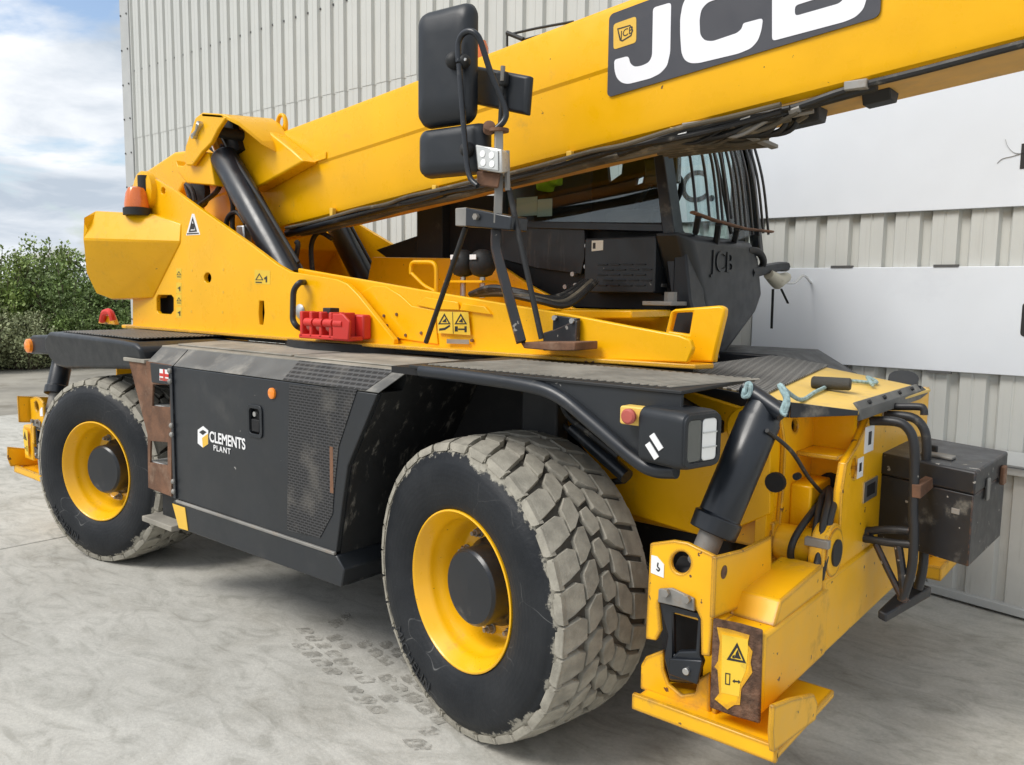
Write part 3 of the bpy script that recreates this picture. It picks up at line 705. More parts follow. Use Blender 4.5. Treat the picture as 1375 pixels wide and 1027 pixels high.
# ---- rear mudguard
mg = empty('rear_mudguard', (0, 0, 0), 0, crane)
pr = [(-3.665, 1.285), (-3.63, 1.355), (-3.55, 1.392), (-2.60, 1.385), (-2.42, 1.376), (-2.36, 1.35), (-2.36, 1.235), (-3.44, 1.163), (-3.57, 1.17), (-3.64, 1.21)]
bm = plate(pr, YB-.01, .58)
for v in bm.verts:
    if v.co.y < .1: v.co.y += max(0, 1.33-v.co.z)*.30
obj('shell', bm, 'plastic_black', mg, .022, seg=4)
obj('top_tread', plate([(-3.50, .04), (-2.50, .04), (-2.50, .57), (-3.50, .57)], 1.393, 1.399, 'z'), 'grating', mg)
tl = empty('rear_lamp', (0, 0, 0), 0, crane)
lp = XZ([(35, 458), (42, 450), (72, 450), (74, 476), (40, 475), (35, 470)], .10)
obj('housing', plate(lp, .10, .24), 'plastic_black', tl, .015, seg=3)
q = P(39, 464, y=.10); obj('lens', lathe([(0, .05), (.02, .048), (.03, .03), (.031, .001)], (q.x+.02, .10, q.z), (q.x+.02, -1, q.z), 20), 'orange_lens', tl)
obj('stay', cyl(P(53, 467, y=.16), P(85, 462, y=.16), .03, 12), 'steel_dull', tl)
tg = empty('tie_down_lug', (0, 0, 0), 0, crane)
obj('base', box(-3.95, -3.45, .62, .95, 1.385, 1.41), 'yellow_paint', tg, .006)
obj('lug', plate(XZ([(133, 434), (136, 425), (150, 422), (156, 436)], .8), .79, .83), 'yellow_worn', tg, .006)
obj('shackle', tube(smooth_path([P(137, 431, y=.77), P(140, 420, y=.76), P(148, 419, y=.76), P(152, 430, y=.77)]), .024, 8), 'red_paint', tg)

# ---- front mudguard
fg = empty('front_mudguard', (0, 0, 0), 0, crane)
tp = [P(u, v, y=-.02) for u, v in ((566, 498), (640, 507), (715, 519), (752, 533), (790, 563), (850, 614), (878, 630), (908, 632))]
obj('edge_tube', tube(smooth_path(tp, 5), .024, 14), 'black_paint', fg)
web = [(tp[i].x, tp[i].z) for i in range(1, 8)]+[(.90, 1.19), (.90, 1.395), (.35, 1.392)]
obj('web', plate(web, -.012, .004), 'bonnet_paint', fg, .002)
obj('top_plate', plate([(-.25, -.02), (.905, -.02), (.905, .50), (-.25, .62)], 1.388, 1.400, 'z'), 'black_matte', fg, .003)
bars = bmesh.new()
for k in range(34):
    x_ = -.19+k*.031
    q0 = Vector((x_, .03, 1.401)); q1 = Vector((x_+.10, .46, 1.401))
    dxy = (q1-q0).normalized(); nrm_ = Vector((-dxy.y, dxy.x, 0))*.0075
    loft([[q0-nrm_, q0+nrm_, q1+nrm_, q1-nrm_], [p+Vector((0, 0, .004)) for p in (q0-nrm_*.6, q0+nrm_*.6, q1+nrm_*.6, q1-nrm_*.6)]], bars)
o = obj('anti_slip_ribs', bars, 'grimy_lid', fg); o['kind'] = 'stuff'
obj('underside', plate([(-.38, 1.36), (.45, 1.35), (.80, 1.20), (.80, 1.24), (.47, 1.385), (-.38, 1.386)], .01, .60), 'black_deep', fg)
obj('inner_wall', box(-.62, .18, .58, .615, .62, 1.385), 'black_deep', fg)
yb_ = empty('lifting_eye', (0, 0, 0), 0, crane)
for u0, u1 in ((752, 790), (797, 832)):
    obj('eye_plate', plate(XZ([(u0, 505), (u0+4, 494), (u1-6, 493), (u1, 505)], .60), .60, .64), 'yellow_paint', yb_, .006)

# ---- head lamp, stop switch
hl = empty('head_lamp', (0, 0, 0), 0, crane)
A = [(.985, 1.215), (.985, 1.335), (.955, 1.362), (.83, 1.362), (.815, 1.35), (.815, 1.19), (.83, 1.175), (.955, 1.19)]
hx0, hx1 = .815, .985
hb = loft([[Vector((x_, y_, z_)) for y_, z_ in rrect(-.085-e, .085+e, 1.180-e, 1.350+e, .03)] for x_, e in ((.80, -.012), (.815, 0), (.955, .0), (.982, -.004))])
hb = hb
def turned(o, pivot, a):
    T = Matrix.Translation(Vector(pivot)) @ Matrix.Rotation(a, 4, 'Z') @ Matrix.Translation(-Vector(pivot))
    o.data.transform(T); return o
PV = (.86, .0, 1.26); AN = R_(-14)
turned(obj('housing', hb, 'plastic_black', hl, .004), PV, AN)
turned(obj('bezel', plate([rrect(-.078, .078, 1.188, 1.342, .026), rrect(-.064, .064, 1.202, 1.328, .02)], .980, .988, 'x'), 'plastic_black', hl, .002), PV, AN)
turned(obj('lens_clear', plate(rrect(-.063, -.002, 1.203, 1.327, .012), .976, .983, 'x'), 'lamp_dark', hl, .003), PV, AN)
turned(obj('lens_white', plate(rrect(.002, .063, 1.203, 1.327, .012), .976, .984, 'x'), 'lamp_white', hl, .003), PV, AN)
for z_ in (1.243, 1.286):
    turned(obj('lens_bar', box(.983, .987, .003, .062, z_-.002, z_+.002), 'lamp_glass', hl), PV, AN)
for dz in (0, .032):
    s0 = [(.845+.0, 1.238+dz*.9), (.862, 1.250+dz*.9), (.900, 1.212+dz*.9), (.884, 1.200+dz*.9)]
    turned(obj('tape_mark', plate([(x_+dz*.5, z_) for x_, z_ in s0], -.0885, -.0855), 'white_print', hl), PV, AN)
obj('stay', tube(fillet([P(862, 603, y=-.02), P(872, 590, y=-.03), P(874, 578, y=-.02)], .02), .008, 8), 'black_matte', hl)
es = empty('stop_switch', (0, 0, 0), 0, crane)
a_, b_ = P(840, 543, y=-.03), P(876, 572, y=-.03)
obj('box', plate(rrect(a_.x, b_.x, b_.z, a_.z, .008), -.062, -.013), 'yellow_pale', es, .004)
q = P(849, 558, y=-.06); obj('button', lathe([(0, .013), (.012, .013), (.013, .023), (.024, .024), (.030, .018), (.031, .001)], (q.x, -.061, q.z), (q.x, -1, q.z), 20), 'mushroom_red', es)

# ---- front frame
ff = empty('front_frame', (0, 0, 0), 0, crane)
beam = obj('cross_beam', box(1.02, 1.170, .52, 2.02, .480, .745), 'yellow_worn', ff, .012)
pB = YZ([(1168, 562), (1152, 598), (1137, 622), (1131, 660), (1128, 715), (1114, 762), (1106, 790)], 1.16)+[(.55, .735), (1.35, .735), (1.80, .86), (1.80, 1.285), (.95, 1.285)]
h1_ = YZ([(1146, 616), (1150, 615), (1152, 628), (1148, 643), (1144, 642), (1143, 628)], 1.16)
fp = obj('front_plate', plate([pB, h1_], 1.130, 1.160, 'x'), 'yellow_worn', ff, .004)
pA = YZ([(1047, 560), (1053, 600), (1050, 660), (1046, 705), (1040, 745), (1034, 790)], .98)+[(.95, .62), (1.3, .62), (1.3, 1.28), (.60, 1.28)]
hA2 = YZ(circ(1066, 571, 4.5, 12, 9), .98)
ra = obj('rear_plate', plate([pA, hA2], .965, .985, 'x'), 'yellow_worn', ff, .004)
obj('recess_wall', box(.984, 1.131, .86, .89, .60, 1.28), 'yellow_paint', ff)
obj('recess_rail', box(.984, 1.131, .70, .862, 1.115, 1.13), 'yellow_worn', ff, .003)
obj('recess_block', box(.984, 1.06, .66, .862, .80, 1.02), 'yellow_paint', ff, .008)
q = P(1113, 662, y=.845)
obj('hose_hole', plate(circ(q.x+.0, q.z, .055, 20, .075), .852, .8595), 'black_deep', ff)
q = P(1038, 648, y=.52)
for uu, vv in ((1040, 648), (1069, 640)):
    q = P(uu, vv, y=.50); obj('hole_shade_disc', cyl((q.x, .4985, q.z), (q.x, .52, q.z), .034 if uu < 1050 else .012, 18), 'black_deep', ff)  # black discs on the solid plate paint the dark of open holes
obj('front_wall', box(.986, 1.02, .895, 2.0, .5, 1.27), 'yellow_paint', ff)
pt = lathe([(0, .050), (.0, .078), (.028, .080), (.032, .066), (.19, .066), (.192, .083), (.225, .083), (.228, .05)], (.945, .60, .822), (2, .60, .822), 28)
obj('pivot_tube', pt, 'yellow_worn', ff)
obj('pivot_pin', cyl((1.17, .60, .822), (1.180, .60, .822), .046, 24), 'black_matte', ff)
obj('pivot_boss', plate([circ(.60, .822, .098, 28), circ(.60, .822, .05, 20)], 1.112, 1.166, 'x'), 'yellow_worn', ff, .006)
def stickerB(u0, v0, u1, v1, mt, name='label_plate', dx=0):
    (a0, c0), (a1, c1) = YZ([(u0, v0), (u1, v1)], 1.161)
    return obj(name, plate([(a0, c1), (a1, c1), (a1, c0), (a0, c0)], 1.1604, 1.1625+dx, 'x'), mt, ff)
stickerB(1162, 574, 1172, 604, 'white_print'); stickerB(1152, 616, 1158, 639, 'white_print'); stickerB(1160, 648, 1176, 665, 'steel', dx=.002)
stickerB(1166, 580, 1169, 596, 'sticker_black', 'label_print', .0006); stickerB(1153.5, 622, 1156, 632, 'sticker_black', 'label_print', .0006); stickerB(1163, 652, 1173, 661, 'sticker_black', 'label_print', .003)
# hoses in the recess
hs = empty('hose_bundle', (0, 0, 0), 0, crane)
for k, (du, dv, dy) in enumerate(((0, 0, 0), (9, 3, -.02), (17, 6, .0))):
    obj('hose', tube(smooth_path([P(1112, 655, y=.84), P(1104+du, 668, y=.72+dy), P(1097+du, 700, y=.60+dy), P(1092+du, 735+dv, y=.54+dy), P(1086+du, 764+dv, y=.52+dy), P(1082+du, 790+dv, y=.58+dy)], 6), .012, 10), 'rubber_hose', hs)
obj('hose', tube(smooth_path([P(1110, 665, y=.80), P(1085, 695, y=.60), P(1066, 725, y=.50), P(1062, 750, y=.50), P(1075, 770, y=.56)], 6), .012, 10), 'rubber_hose', hs)
q = P(1096, 728, y=.52); obj('clamp', box(q.x-.035, q.x+.045, .505, .53, q.z-.014, q.z+.014), 'steel_dull', hs, .003)
obj('cable', tube(smooth_path([P(1030, 578, y=.22), P(1062, 605, y=.36), P(1085, 640, y=.55), P(1102, 660, y=.70)], 6), .007, 8), 'rubber_hose', hs)
# deck over the front end
dk = empty('front_deck', (0, 0, 0), 0, crane)
def deck_pt(x_, y_): return Vector((x_, y_, 1.372-(x_-.5)/.69*.078))
def deckpoly(pts, t0, t1, nm, mt, bev=.003):
    return obj(nm, loft([[deck_pt(*p)+Vector((0, 0, t0)) for p in pts], [deck_pt(*p)+Vector((0, 0, t1)) for p in pts]]), mt, dk, bev)
deckpoly([(.45, .50), (1.00, .58), (1.19, .69), (1.20, 1.64), (.45, 1.80)], -.012, 0, 'plate', 'yellow_pale')
deckpoly([(.45, .52), (.90, .585), (.72, 1.78), (.45, 1.79)], .0005, .010, 'grating', 'grating')
sk = [(.45, .50), (1.00, .58), (1.19, .69)]
for a, b_ in zip(sk, sk[1:]):
    pa, pb = deck_pt(*a), deck_pt(*b_); nn_ = Vector((pb.y-pa.y, -(pb.x-pa.x), 0)).normalized()*.008
    za, zb = (.055, .05) if a[0] < .9 else (.05, .012)
    obj('skirt', loft([[pa+nn_+Vector((0, 0, .004)), pb+nn_+Vector((0, 0, .004)), pb+nn_-Vector((0, 0, zb)), pa+nn_-Vector((0, 0, za))], [pa+Vector((0, 0, .004)), pb+Vector((0, 0, .004)), pb-Vector((0, 0, zb)), pa-Vector((0, 0, za))]]), 'black_paint', dk, .002)
obj('lip', plate([(1.186, 1.262), (1.196, 1.262), (1.196, 1.300), (1.176, 1.325), (1.168, 1.320), (1.186, 1.298)], .70, 1.50), 'bonnet_top', dk, .002)
obj('lip_end', plate([(1.50, 1.262), (1.62, 1.275), (1.62, 1.285), (1.50, 1.318)], 1.176, 1.194, 'x'), 'black_paint', dk)
for y_ in (.82, 1.0, 1.2, 1.38): obj('bolt', cyl((1.185, y_, 1.312), (1.194, y_, 1.318), .008, 8), 'black_matte', dk)

# step and hand rails on the front plate
st_ = empty('boarding_step', (0, 0, 0), 0, crane)
def ptube(pts, y, r, nm='rail', mt='black_worn', k=4): return obj(nm, tube(smooth_path([P(u, v, y=y) for u, v in pts], k), r, 12), mt, st_)
ptube([(1164, 565), (1201, 566), (1218, 574), (1227, 594), (1228, 636), (1226, 681), (1227, 719), (1224, 764), (1211, 806)], .95, .017)
ptube([(1188, 557), (1223, 560), (1239, 573), (1244, 594), (1243, 636), (1241, 700), (1240, 755), (1233, 790)], 1.10, .017)
ptube([(1189, 546), (1232, 546), (1240, 549), (1241, 557)], 1.12, .014)
obj('rail_clamp', loft([[P(1224, 650, y=.93), P(1250, 634, y=1.12), P(1250, 646, y=1.12), P(1224, 668, y=.93)], [P(1224, 650, y=.935)+Vector((.03, 0, 0)), P(1250, 634, y=1.12)+Vector((.03, 0, 0)), P(1250, 646, y=1.12)+Vector((.03, 0, 0)), P(1224, 668, y=.935)+Vector((.03, 0, 0))]]), 'rust', st_, .003)
ptube([(1156, 714), (1190, 711), (1222, 713)], .97, .015, 'rung')
ptube([(1158, 722), (1190, 728), (1224, 731)], .95, .015, 'rung')
obj('mounting_lug', lathe([(0, .03), (.04, .03)], P(1155, 718, y=.98), P(1165, 718, y=.98), 14), 'black_worn', st_)
obj('strut', tube([P(1176, 730, y=.95), P(1192, 764, y=.95), P(1210, 800, y=.95)], .013, 8), 'black_worn', st_)
obj('strut', tube([P(1206, 732, y=.95), P(1211, 765, y=.95), P(1214, 805, y=.95)], .016, 8), 'black_worn', st_)
a_ = P(1178, 830, y=.90); b_ = P(1214, 804, y=1.05)
obj('tread', loft([[a_+Vector((0, 0, 0)), a_+Vector((.03, .0, -.01)), a_+Vector((.03, 0, .022)), a_+Vector((0, 0, .03))], [b_+Vector((-.02, .15, -.01)), b_+Vector((.06, .15, -.02)), b_+Vector((.06, .15, .02)), b_+Vector((-.02, .15, .03))]]), 'black_worn', st_, .006)

# tool box hung on the front
tb = empty('tool_box', (0, 0, 0), 0, crane)
zt, zb = 1.085, .745
Aq, Bq, Cq = P(1181, 607, z=zt), P(1310, 633, z=zt), P(1352, 606, z=zt); Dq = Aq+Cq-Bq
ex = (Bq-Aq); ey = (Cq-Bq)
def TB(s, t, z): return Vector((Aq.x+ex.x*s+ey.x*t, Aq.y+ex.y*s+ey.y*t, z))
def tbox(s0, s1, t0, t1, z0, z1, nm, mt, bev=.004):
    return obj(nm, loft([[TB(s0, t0, z), TB(s1, t0, z), TB(s1, t1, z), TB(s0, t1, z)] for z in (z0, z1)]), mt, tb, bev)
tbox(0, 1, 0, 1, zb, zt-.085, 'body', 'black_worn')
tbox(-.01, 1.012, -.012, 1.012, zt-.083, zt, 'lid', 'black_worn', .008)
tbox(.38, .50, .30, .34, zt, zt+.035, 'handle', 'black_matte'); tbox(.36, .70, .2, .32, zt, zt+.012, 'hinge', 'steel_dull')
tbox(1.012, 1.04, .3, .38, zt-.13, zt-.05, 'catch', 'steel_dull'); tbox(1.012, 1.06, .75, .85, zt-.11, zt-.04, 'catch', 'rust')
tbox(.80, .88, -.006, 0, zt-.165, zt-.145, 'chipped_patch', 'steel_dull', .001)
obj('mount', box(1.16, 1.24, 1.25, 1.6, .80, 1.0), 'black_worn', tb, .004)

# ---- outriggers: front near side first, mirrored to the rear, then simple ones on the far side
def Z4(pts): return [(840+a/3.21, 700+b/3.21) for a, b in pts]
og = empty('front_outrigger', (0, 0, 0), 0, crane)
parts = []
def op(nm, bm, mt, bev=.004): o = obj(nm, bm, mt, og, bev); parts.append(o); return o
op('arm', box(1.016, 1.172, .024, .56, .478, .718), 'yellow_worn', .012)
op('arm_cap', plate([(.10, .716), (.145, .785), (.50, .805), (.50, .716)], 1.024, 1.168, 'x'), 'yellow_worn', .006)
op('end_face', plate(XZ(Z4([(380, 415), (500, 440), (592, 466), (582, 870), (470, 838), (365, 800)]), .02), .012, .026), 'rust_face', .006)
op('paint_patch', plate(XZ(Z4([(395, 455), (440, 462), (535, 490), (528, 530), (548, 560), (540, 610), (548, 650), (520, 690), (500, 720), (494, 790), (470, 790), (440, 810), (410, 785), (385, 765), (405, 740), (398, 640), (385, 625), (400, 600), (408, 520)]), .012), .0095, .0125), 'yellow_worn', .0)
op('warning_sticker', plate(XZ(Z4([(417, 487), (528, 508), (528, 560), (520, 640), (495, 700), (490, 755), (413, 737)]), .0095), .0082, .0094), 'sticker_yellow', 0)
op('pictogram', plate([XZ(Z4([(481, 522), (520, 612), (436, 596)]), .008), XZ(Z4([(481, 543), (507, 601), (451, 589)]), .008)], .0072, .0081), 'sticker_black', 0)
for pg in ([(476, 565), (484, 552), (490, 575), (498, 594), (470, 588)], [(460, 580), (470, 574), (470, 590), (460, 588)], [(460, 688), (470, 680), (470, 685), (486, 688), (486, 683), (496, 692), (486, 700), (486, 694), (470, 692), (470, 697)]):
    op('pictogram', plate(XZ(Z4(pg), .008), .0072, .0081), 'sticker_black', 0)
op('pictogram', plate([XZ(Z4([(430, 652), (452, 656), (450, 706), (429, 702)]), .008), XZ(Z4([(434, 657), (448, 660), (446, 701), (433, 698)]), .008)], .0072, .0081), 'sticker_black', 0)
br = XZ(Z4([(105, 95), (205, 82), (265, 92), (385, 150), (376, 440), (362, 585), (325, 578), (322, 420), (300, 375), (228, 360), (140, 345), (152, 470), (130, 515), (85, 508), (95, 300)]), .02)
hol = XZ(Z4(circ(238, 178, 42, 18, 48)), .02)
op('foot_bracket', plate([br, hol], .02, .036), 'yellow_worn', .004)
op('bracket_return', plate(YZ([(961, 748), (1000, 738), (1036, 720), (1036, 800), (958, 830)], 1.045), 1.032, 1.046, 'x'), 'yellow_worn', .003)
q = P(972, 768, x=1.046); op('bracket_hole', cyl((1.0445, q.y, q.z), (1.0475, q.y, q.z), .02, 16), 'rust_face', 0)
op('bracket_top', plate([(.80, .036), (1.04, .036), (1.04, .30), (.84, .30)], .70, .72, 'z'), 'yellow_worn', .003)
a_, b_ = P(*Z4([(112, 145)])[0], y=.019), P(*Z4([(165, 235)])[0], y=.019)
op('hook_sticker', plate([(a_.x, b_.z), (b_.x, b_.z-.006), (b_.x, a_.z-.02), (b_.x-.025, a_.z), (a_.x, a_.z)], .0175, .0195), 'white_print', 0)
op('hook_mark', tube(smooth_path([Vector((P(*Z4([c])[0], y=.017).x, .0172, P(*Z4([c])[0], y=.017).z)) for c in ((140, 178), (138, 195), (146, 205), (141, 214), (133, 205))], 4), .0025, 6, flat=.3), 'sticker_black', 0)
hp = XZ(Z4([(148, 288), (205, 285), (300, 330), (302, 385), (232, 365), (145, 345)]), .018); op('hinge_plate', plate(hp, .008, .0195), 'steel_dull', .003)
for c in ((172, 308), (262, 335)):
    q = P(*Z4([c])[0], y=.0); op('hinge_bolt', cyl((q.x, .007, q.z), (q.x, -.008, q.z), .014, 6), 'steel_dull', .001)
lk = XZ(Z4([(135, 345), (330, 400), (318, 580), (332, 610), (300, 700), (190, 690), (165, 590), (180, 500)]), .03); lh = XZ(Z4([(205, 395), (310, 420), (300, 560), (225, 560), (205, 580)]), .03)
op('lock_link', plate([lk, lh], .030, .055), 'black_paint', .006)
op('lock_back', plate(XZ(Z4([(140, 350), (330, 400), (320, 700), (170, 690)]), .12), .12, .14), 'black_deep', 0)
op('lock_lip', plate(XZ(Z4([(190, 590), (330, 600), (310, 705), (185, 660)]), .02), .018, .032), 'black_paint', .004)
q = P(*Z4([(262, 645)])[0], y=.015); op('lock_pin', cyl((q.x, .02, q.z), (q.x, .008, q.z), .011, 12), 'steel', .001)
# foot
op('foot_plate', box(.770, 1.238, -.022, .46, .385, .412), 'yellow_worn', .006)
op('foot_lip', box(.770, 1.238, -.024, -.006, .378, .430), 'yellow_worn', .004)
fb = XZ(Z4([(62, 722), (65, 620), (85, 585), (160, 555), (163, 640), (185, 705), (240, 750), (298, 742), (310, 680), (360, 652), (362, 840)]), .06)
op('foot_cheek', plate(fb, .06, .076), 'yellow_worn', .005)
op('foot_web', box(1.00, 1.016, .06, .40, .41, .52), 'yellow_worn', .004)
fe = YZ(Z4([(618, 990), (612, 905), (620, 788), (700, 758), (795, 738), (810, 775), (803, 850)]), 1.226)
op('foot_gusset', plate(fe, 1.224, 1.240, 'x'), 'yellow_worn', .005)
# ram
b0, t0 = P(953, 724, y=.15), P(1030, 540, y=.30)
ax = (t0-b0).normalized(); L0 = (t0-b0).length
op('ram_barrel', lathe([(.02, .050), (.021, .074), (.075, .076), (.080, .066), (L0-.06, .066), (L0-.05, .060), (L0, .055)], b0, t0, 28), 'black_paint', .003)
op('ram_rod', cyl(b0-ax*.12, b0+ax*.05, .040, 18), 'steel_dull', 0)
op('ram_rod_eye', lathe([(0, .05), (.10, .05)], b0-ax*.12+Vector((-.05, 0, 0)), b0-ax*.12+Vector((1, 0, 0)), 18), 'black_matte', .003)
op('ram_bar', cyl(P(999, 519, y=.28), P(1052, 556, y=.26), .026, 16), 'black_paint', .003)
op('ram_pivot', plate(circ(*XZ([(1002, 575)], .44)[0], .075, 24), .44, .50), 'yellow_paint', .008)
front_parts = list(parts)
og2 = empty('rear_outrigger', (0, 0, 0), 0, crane)
for o in front_parts:
    if o.name.split('.')[0] in ('paint_patch', 'end_face', 'ram_bar', 'hook_mark', 'ram_pivot'): continue
    c = mirx(o); attach(c, og2)
for o in (fp, ra, beam):
    c = mirx(o); c.name = 'rear_'+o.name.split('.')[0].replace('front_', '').replace('rear_', ''); attach(c, crane)
obj('arm', box(1.016, 1.172, 1.8, 2.36, .478, .718), 'yellow_worn', empty('far_outrigger', (0, 0, 0), 0, crane), .012)
fo = [o for o in bpy.data.objects if o.name.startswith('far_outrigger')][0]
obj('foot_plate', box(.80, 1.24, 1.9, 2.38, .385, .45), 'yellow_worn', fo, .006)
obj('foot_bracket', box(.80, 1.0, 2.2, 2.34, .45, .92), 'yellow_worn', fo, .006)
obj('ram_barrel', cyl((.94, 2.2, .92), (1.0, 2.0, 1.30), .066), 'black_paint', fo)
obj('far_mudguard', plate([(-.6, 1.30), (.45, 1.30), (.85, 1.14), (.85, 1.18), (.47, 1.39), (-.6, 1.39)], 1.76, 2.36), 'plastic_black', crane, .01)
obj('far_mudguard', plate([(XM+.6, 1.30), (XM-.6, 1.30), (XM-.6, 1.39), (XM+.6, 1.39)], 1.76, 2.36), 'plastic_black', crane, .01)
obj('far_side_cover', box(-2.25, -.6, 1.74, 2.36, .45, 1.34), 'bonnet_paint', crane, .02)

# ---- slewing upper frame
uf = empty('upper_frame', (0, 0, 0), 0, crane)
def Z3(pts): return [(170+a/3.95, 140+b/3.95) for a, b in pts]
def Z5(pts): return [(380+a/4.583, 340+b/4.583) for a, b in pts]
YS = .55
sp_ = XZ([(178, 437), (178, 262), (184, 246), (194, 237), (203, 237), (232, 254), (271, 282), (332, 325), (372, 355), (390, 365), (410, 368), (452, 375), (466, 381), (480, 395), (529, 456), (529, 464), (400, 456), (300, 449)], YS)
hs1 = XZ([(212, 396), (230, 396), (233, 400), (233, 417), (229, 422), (213, 421), (210, 417), (210, 400)], YS)
hs2 = XZ(circ(278.5, 373, 5, 14, 7), YS)
hs3 = XZ([(348, 404), (354, 404), (355, 420), (353, 436), (348, 436), (347, 420)], YS)
hs4 = XZ(circ(219, 256, 3, 10, 5), YS)
spo = obj('side_plate', plate([sp_, hs1, hs2, hs3, hs4], YS, YS+.03), 'yellow_paint', uf, .004)
o = obj('side_plate', plate([sp_, hs1, hs2, hs3, hs4], 1.78, 1.81), 'yellow_paint', uf, .004)
ip = XZ([(400, 360), (445, 368), (560, 388), (680, 408), (760, 421), (847, 438), (912, 450), (926, 456), (930, 468), (923, 487), (800, 482), (680, 474), (525, 464), (400, 455)], .62)
obj('front_side_plate', plate(ip, .62, .65), 'yellow_paint', uf, .006)
# doubler pads and seams on the front part of the side
obj('doubler', plate(XZ(Z5([(480, 245), (560, 200), (640, 205), (730, 260), (800, 325), (940, 350), (960, 560), (690, 520), (640, 470)]), .62), .612, .6205), 'yellow_paint', uf, .003)
obj('doubler', plate(XZ(Z5([(820, 318), (880, 270), (1080, 300), (1090, 350), (940, 345)]), .612), .606, .6125), 'yellow_paint', uf, .003)
obj('doubler', plate(XZ(Z5([(1090, 350), (1110, 308), (1245, 328), (1285, 378)]), .612), .606, .6195), 'yellow_paint', uf, .003)
a_, b_ = XZ([(178, 437)], YS)[0], XZ([(529, 464)], YS)[0]
obj('bottom_flange', plate([(a_[0], .50), (-1.0, .50), (.15, .56), (.62, .62), (.655, .70), (.60, .80), (.0, 1.10), (-.5, 1.40), (-1.0, 1.84), (a_[0], 1.84)], 1.402, 1.420, 'z'), 'yellow_worn', uf, .004)
obj('slew_ring', lathe([(0, .80), (.05, .80), (.06, .74), (.14, .74)], (-1.45, 1.17, 1.27), (-1.45, 1.17, 3), 48), 'black_matte', crane)
obj('underframe', plate([(-3.2, .60), (-1.2, .58), (.58, .68), (.52, .80), (-.4, 1.25), (-1.0, 1.7), (-3.2, 1.72)], 1.375, 1.401, 'z'), 'black_matte', uf)
obj('deck_plate', plate([(-2.6, .60), (.52, .66), (.48, .80), (-.4, 1.30), (-1.0, 1.70), (-2.6, 1.76)], 1.47, 1.48, 'z'), 'yellow_paint', uf)
# centre web behind the near rams
obj('centre_web', plate(XZ([(500, 345), (640, 347), (665, 352), (715, 385), (770, 414), (900, 418), (900, 470), (480, 440)], 1.40), 1.40, 1.43), 'yellow_paint', uf, .004)
obj('top_shelf', plate(XZ([(760, 415), (893, 416), (893, 426), (760, 426)], 1.30), 1.0, 1.36), 'yellow_paint', uf, .006)
obj('loop_guard', tube(fillet([P(552, 368, y=1.0), P(552, 352, y=1.0), P(586, 352, y=1.0), P(586, 396, y=1.0)], .05), .012, 8), 'yellow_paint', uf)
obj('loop_guard', tube(fillet([P(552, 366, y=1.0), P(570, 384, y=1.0), P(586, 392, y=1.0)], .03), .010, 8), 'yellow_paint', uf)
# front cross tube of the upper frame
fx = XZ([(893, 446), (900, 418), (906, 415), (966, 410), (973, 414), (972, 424), (957, 486), (921, 486)], .72)
fh = XZ([(898, 445), (904, 420), (930, 419), (925, 449)], .72)
obj('cross_tube', plate([fx, fh], .72, .76), 'yellow_paint', uf, .008)
obj('cross_tube_back', plate(XZ([(893, 446), (902, 417), (934, 416), (926, 452)], .80), .80, .83), 'black_deep', uf)
obj('cross_tube_wall', plate(XZ([(931, 417), (966, 411), (957, 486), (921, 486), (926, 450)], .76), .76, .80), 'yellow_paint', uf)
obj('cross_tube_floor', plate(XZ([(893, 446), (926, 450), (926, 458), (893, 454)], .76), .76, .80), 'yellow_paint', uf)
# rear counterweight
cw = empty('counterweight', (0, 0, 0), 0, crane)
up_ = [(112, 292), (128, 283), (205, 287), (243, 300), (242, 325), (111, 321)]
lo_ = [(111, 321), (242, 325), (205, 400), (150, 402), (129, 394), (117, 365)]
zz0 = P(180, 323, y=.3).z
def cwp(u, v, far=False):
    y_ = min(.545, .26+(u-112)/131*.30+(.05 if v < 288 else 0)+(.10 if v > 380 else .03 if v > 326 else 0))
    q = P(u, v, y=y_)
    return Vector((q.x, (2.34-q.y) if far else q.y, q.z))
bm = bmesh.new(); vm = {}
def cv(k, far):
    if (k, far) not in vm: vm[(k, far)] = bm.verts.new(cwp(*k, far))
    return vm[(k, far)]
for far in (False, True):
    for pl in (up_, lo_): bm.faces.new([cv(k, far) for k in pl])
ringk = [(112, 292), (128, 283), (205, 287), (243, 300), (242, 325), (205, 400), (150, 402), (129, 394), (117, 365), (111, 321)]
for i in range(len(ringk)):
    a_, b_ = ringk[i], ringk[(i+1) % len(ringk)]
    bm.faces.new((cv(a_, False), cv(b_, False), cv(b_, True), cv(a_, True)))
obj('body', bm, 'yellow_paint', cw, .008, seg=2)
obj('back_block', box(-3.70, -3.2, .75, 1.60, 1.45, 2.10), 'yellow_paint', cw, .02)
obj('hole_shade_sheet', plate(XZ([(190, 430), (190, 330), (250, 300), (330, 345), (395, 385), (395, 440)], .64), .64, .66), 'black_deep', uf)  # added black sheet stands in for the shade inside the side holes
bc = empty('beacon', (0, 0, 0), 0, crane)
q = P(184, 285, y=.46)
obj('base', lathe([(0, .085), (.045, .085), (.05, .07)], (q.x, .46, q.z-.02), (q.x, .46, 9), 24), 'black_matte', bc)
obj('dome', lathe([(0, .075), (.02, .076), (.09, .066), (.125, .05), (.135, .02), (.136, .001)], (q.x, .46, q.z+.03), (q.x, .46, 9), 24), 'beacon_lens', bc)
obj('guard_bolt', cyl((q.x, .52, q.z+.14), (q.x, .52, q.z+.24), .045, 12), 'black_matte', bc)
q = P(192, 262, y=.52); obj('pivot_boss', lathe([(0, .13), (.04, .125), (.05, .10)], (q.x, .555, q.z+.03), (q.x, -1, q.z+.03), 28), 'yellow_paint', uf)
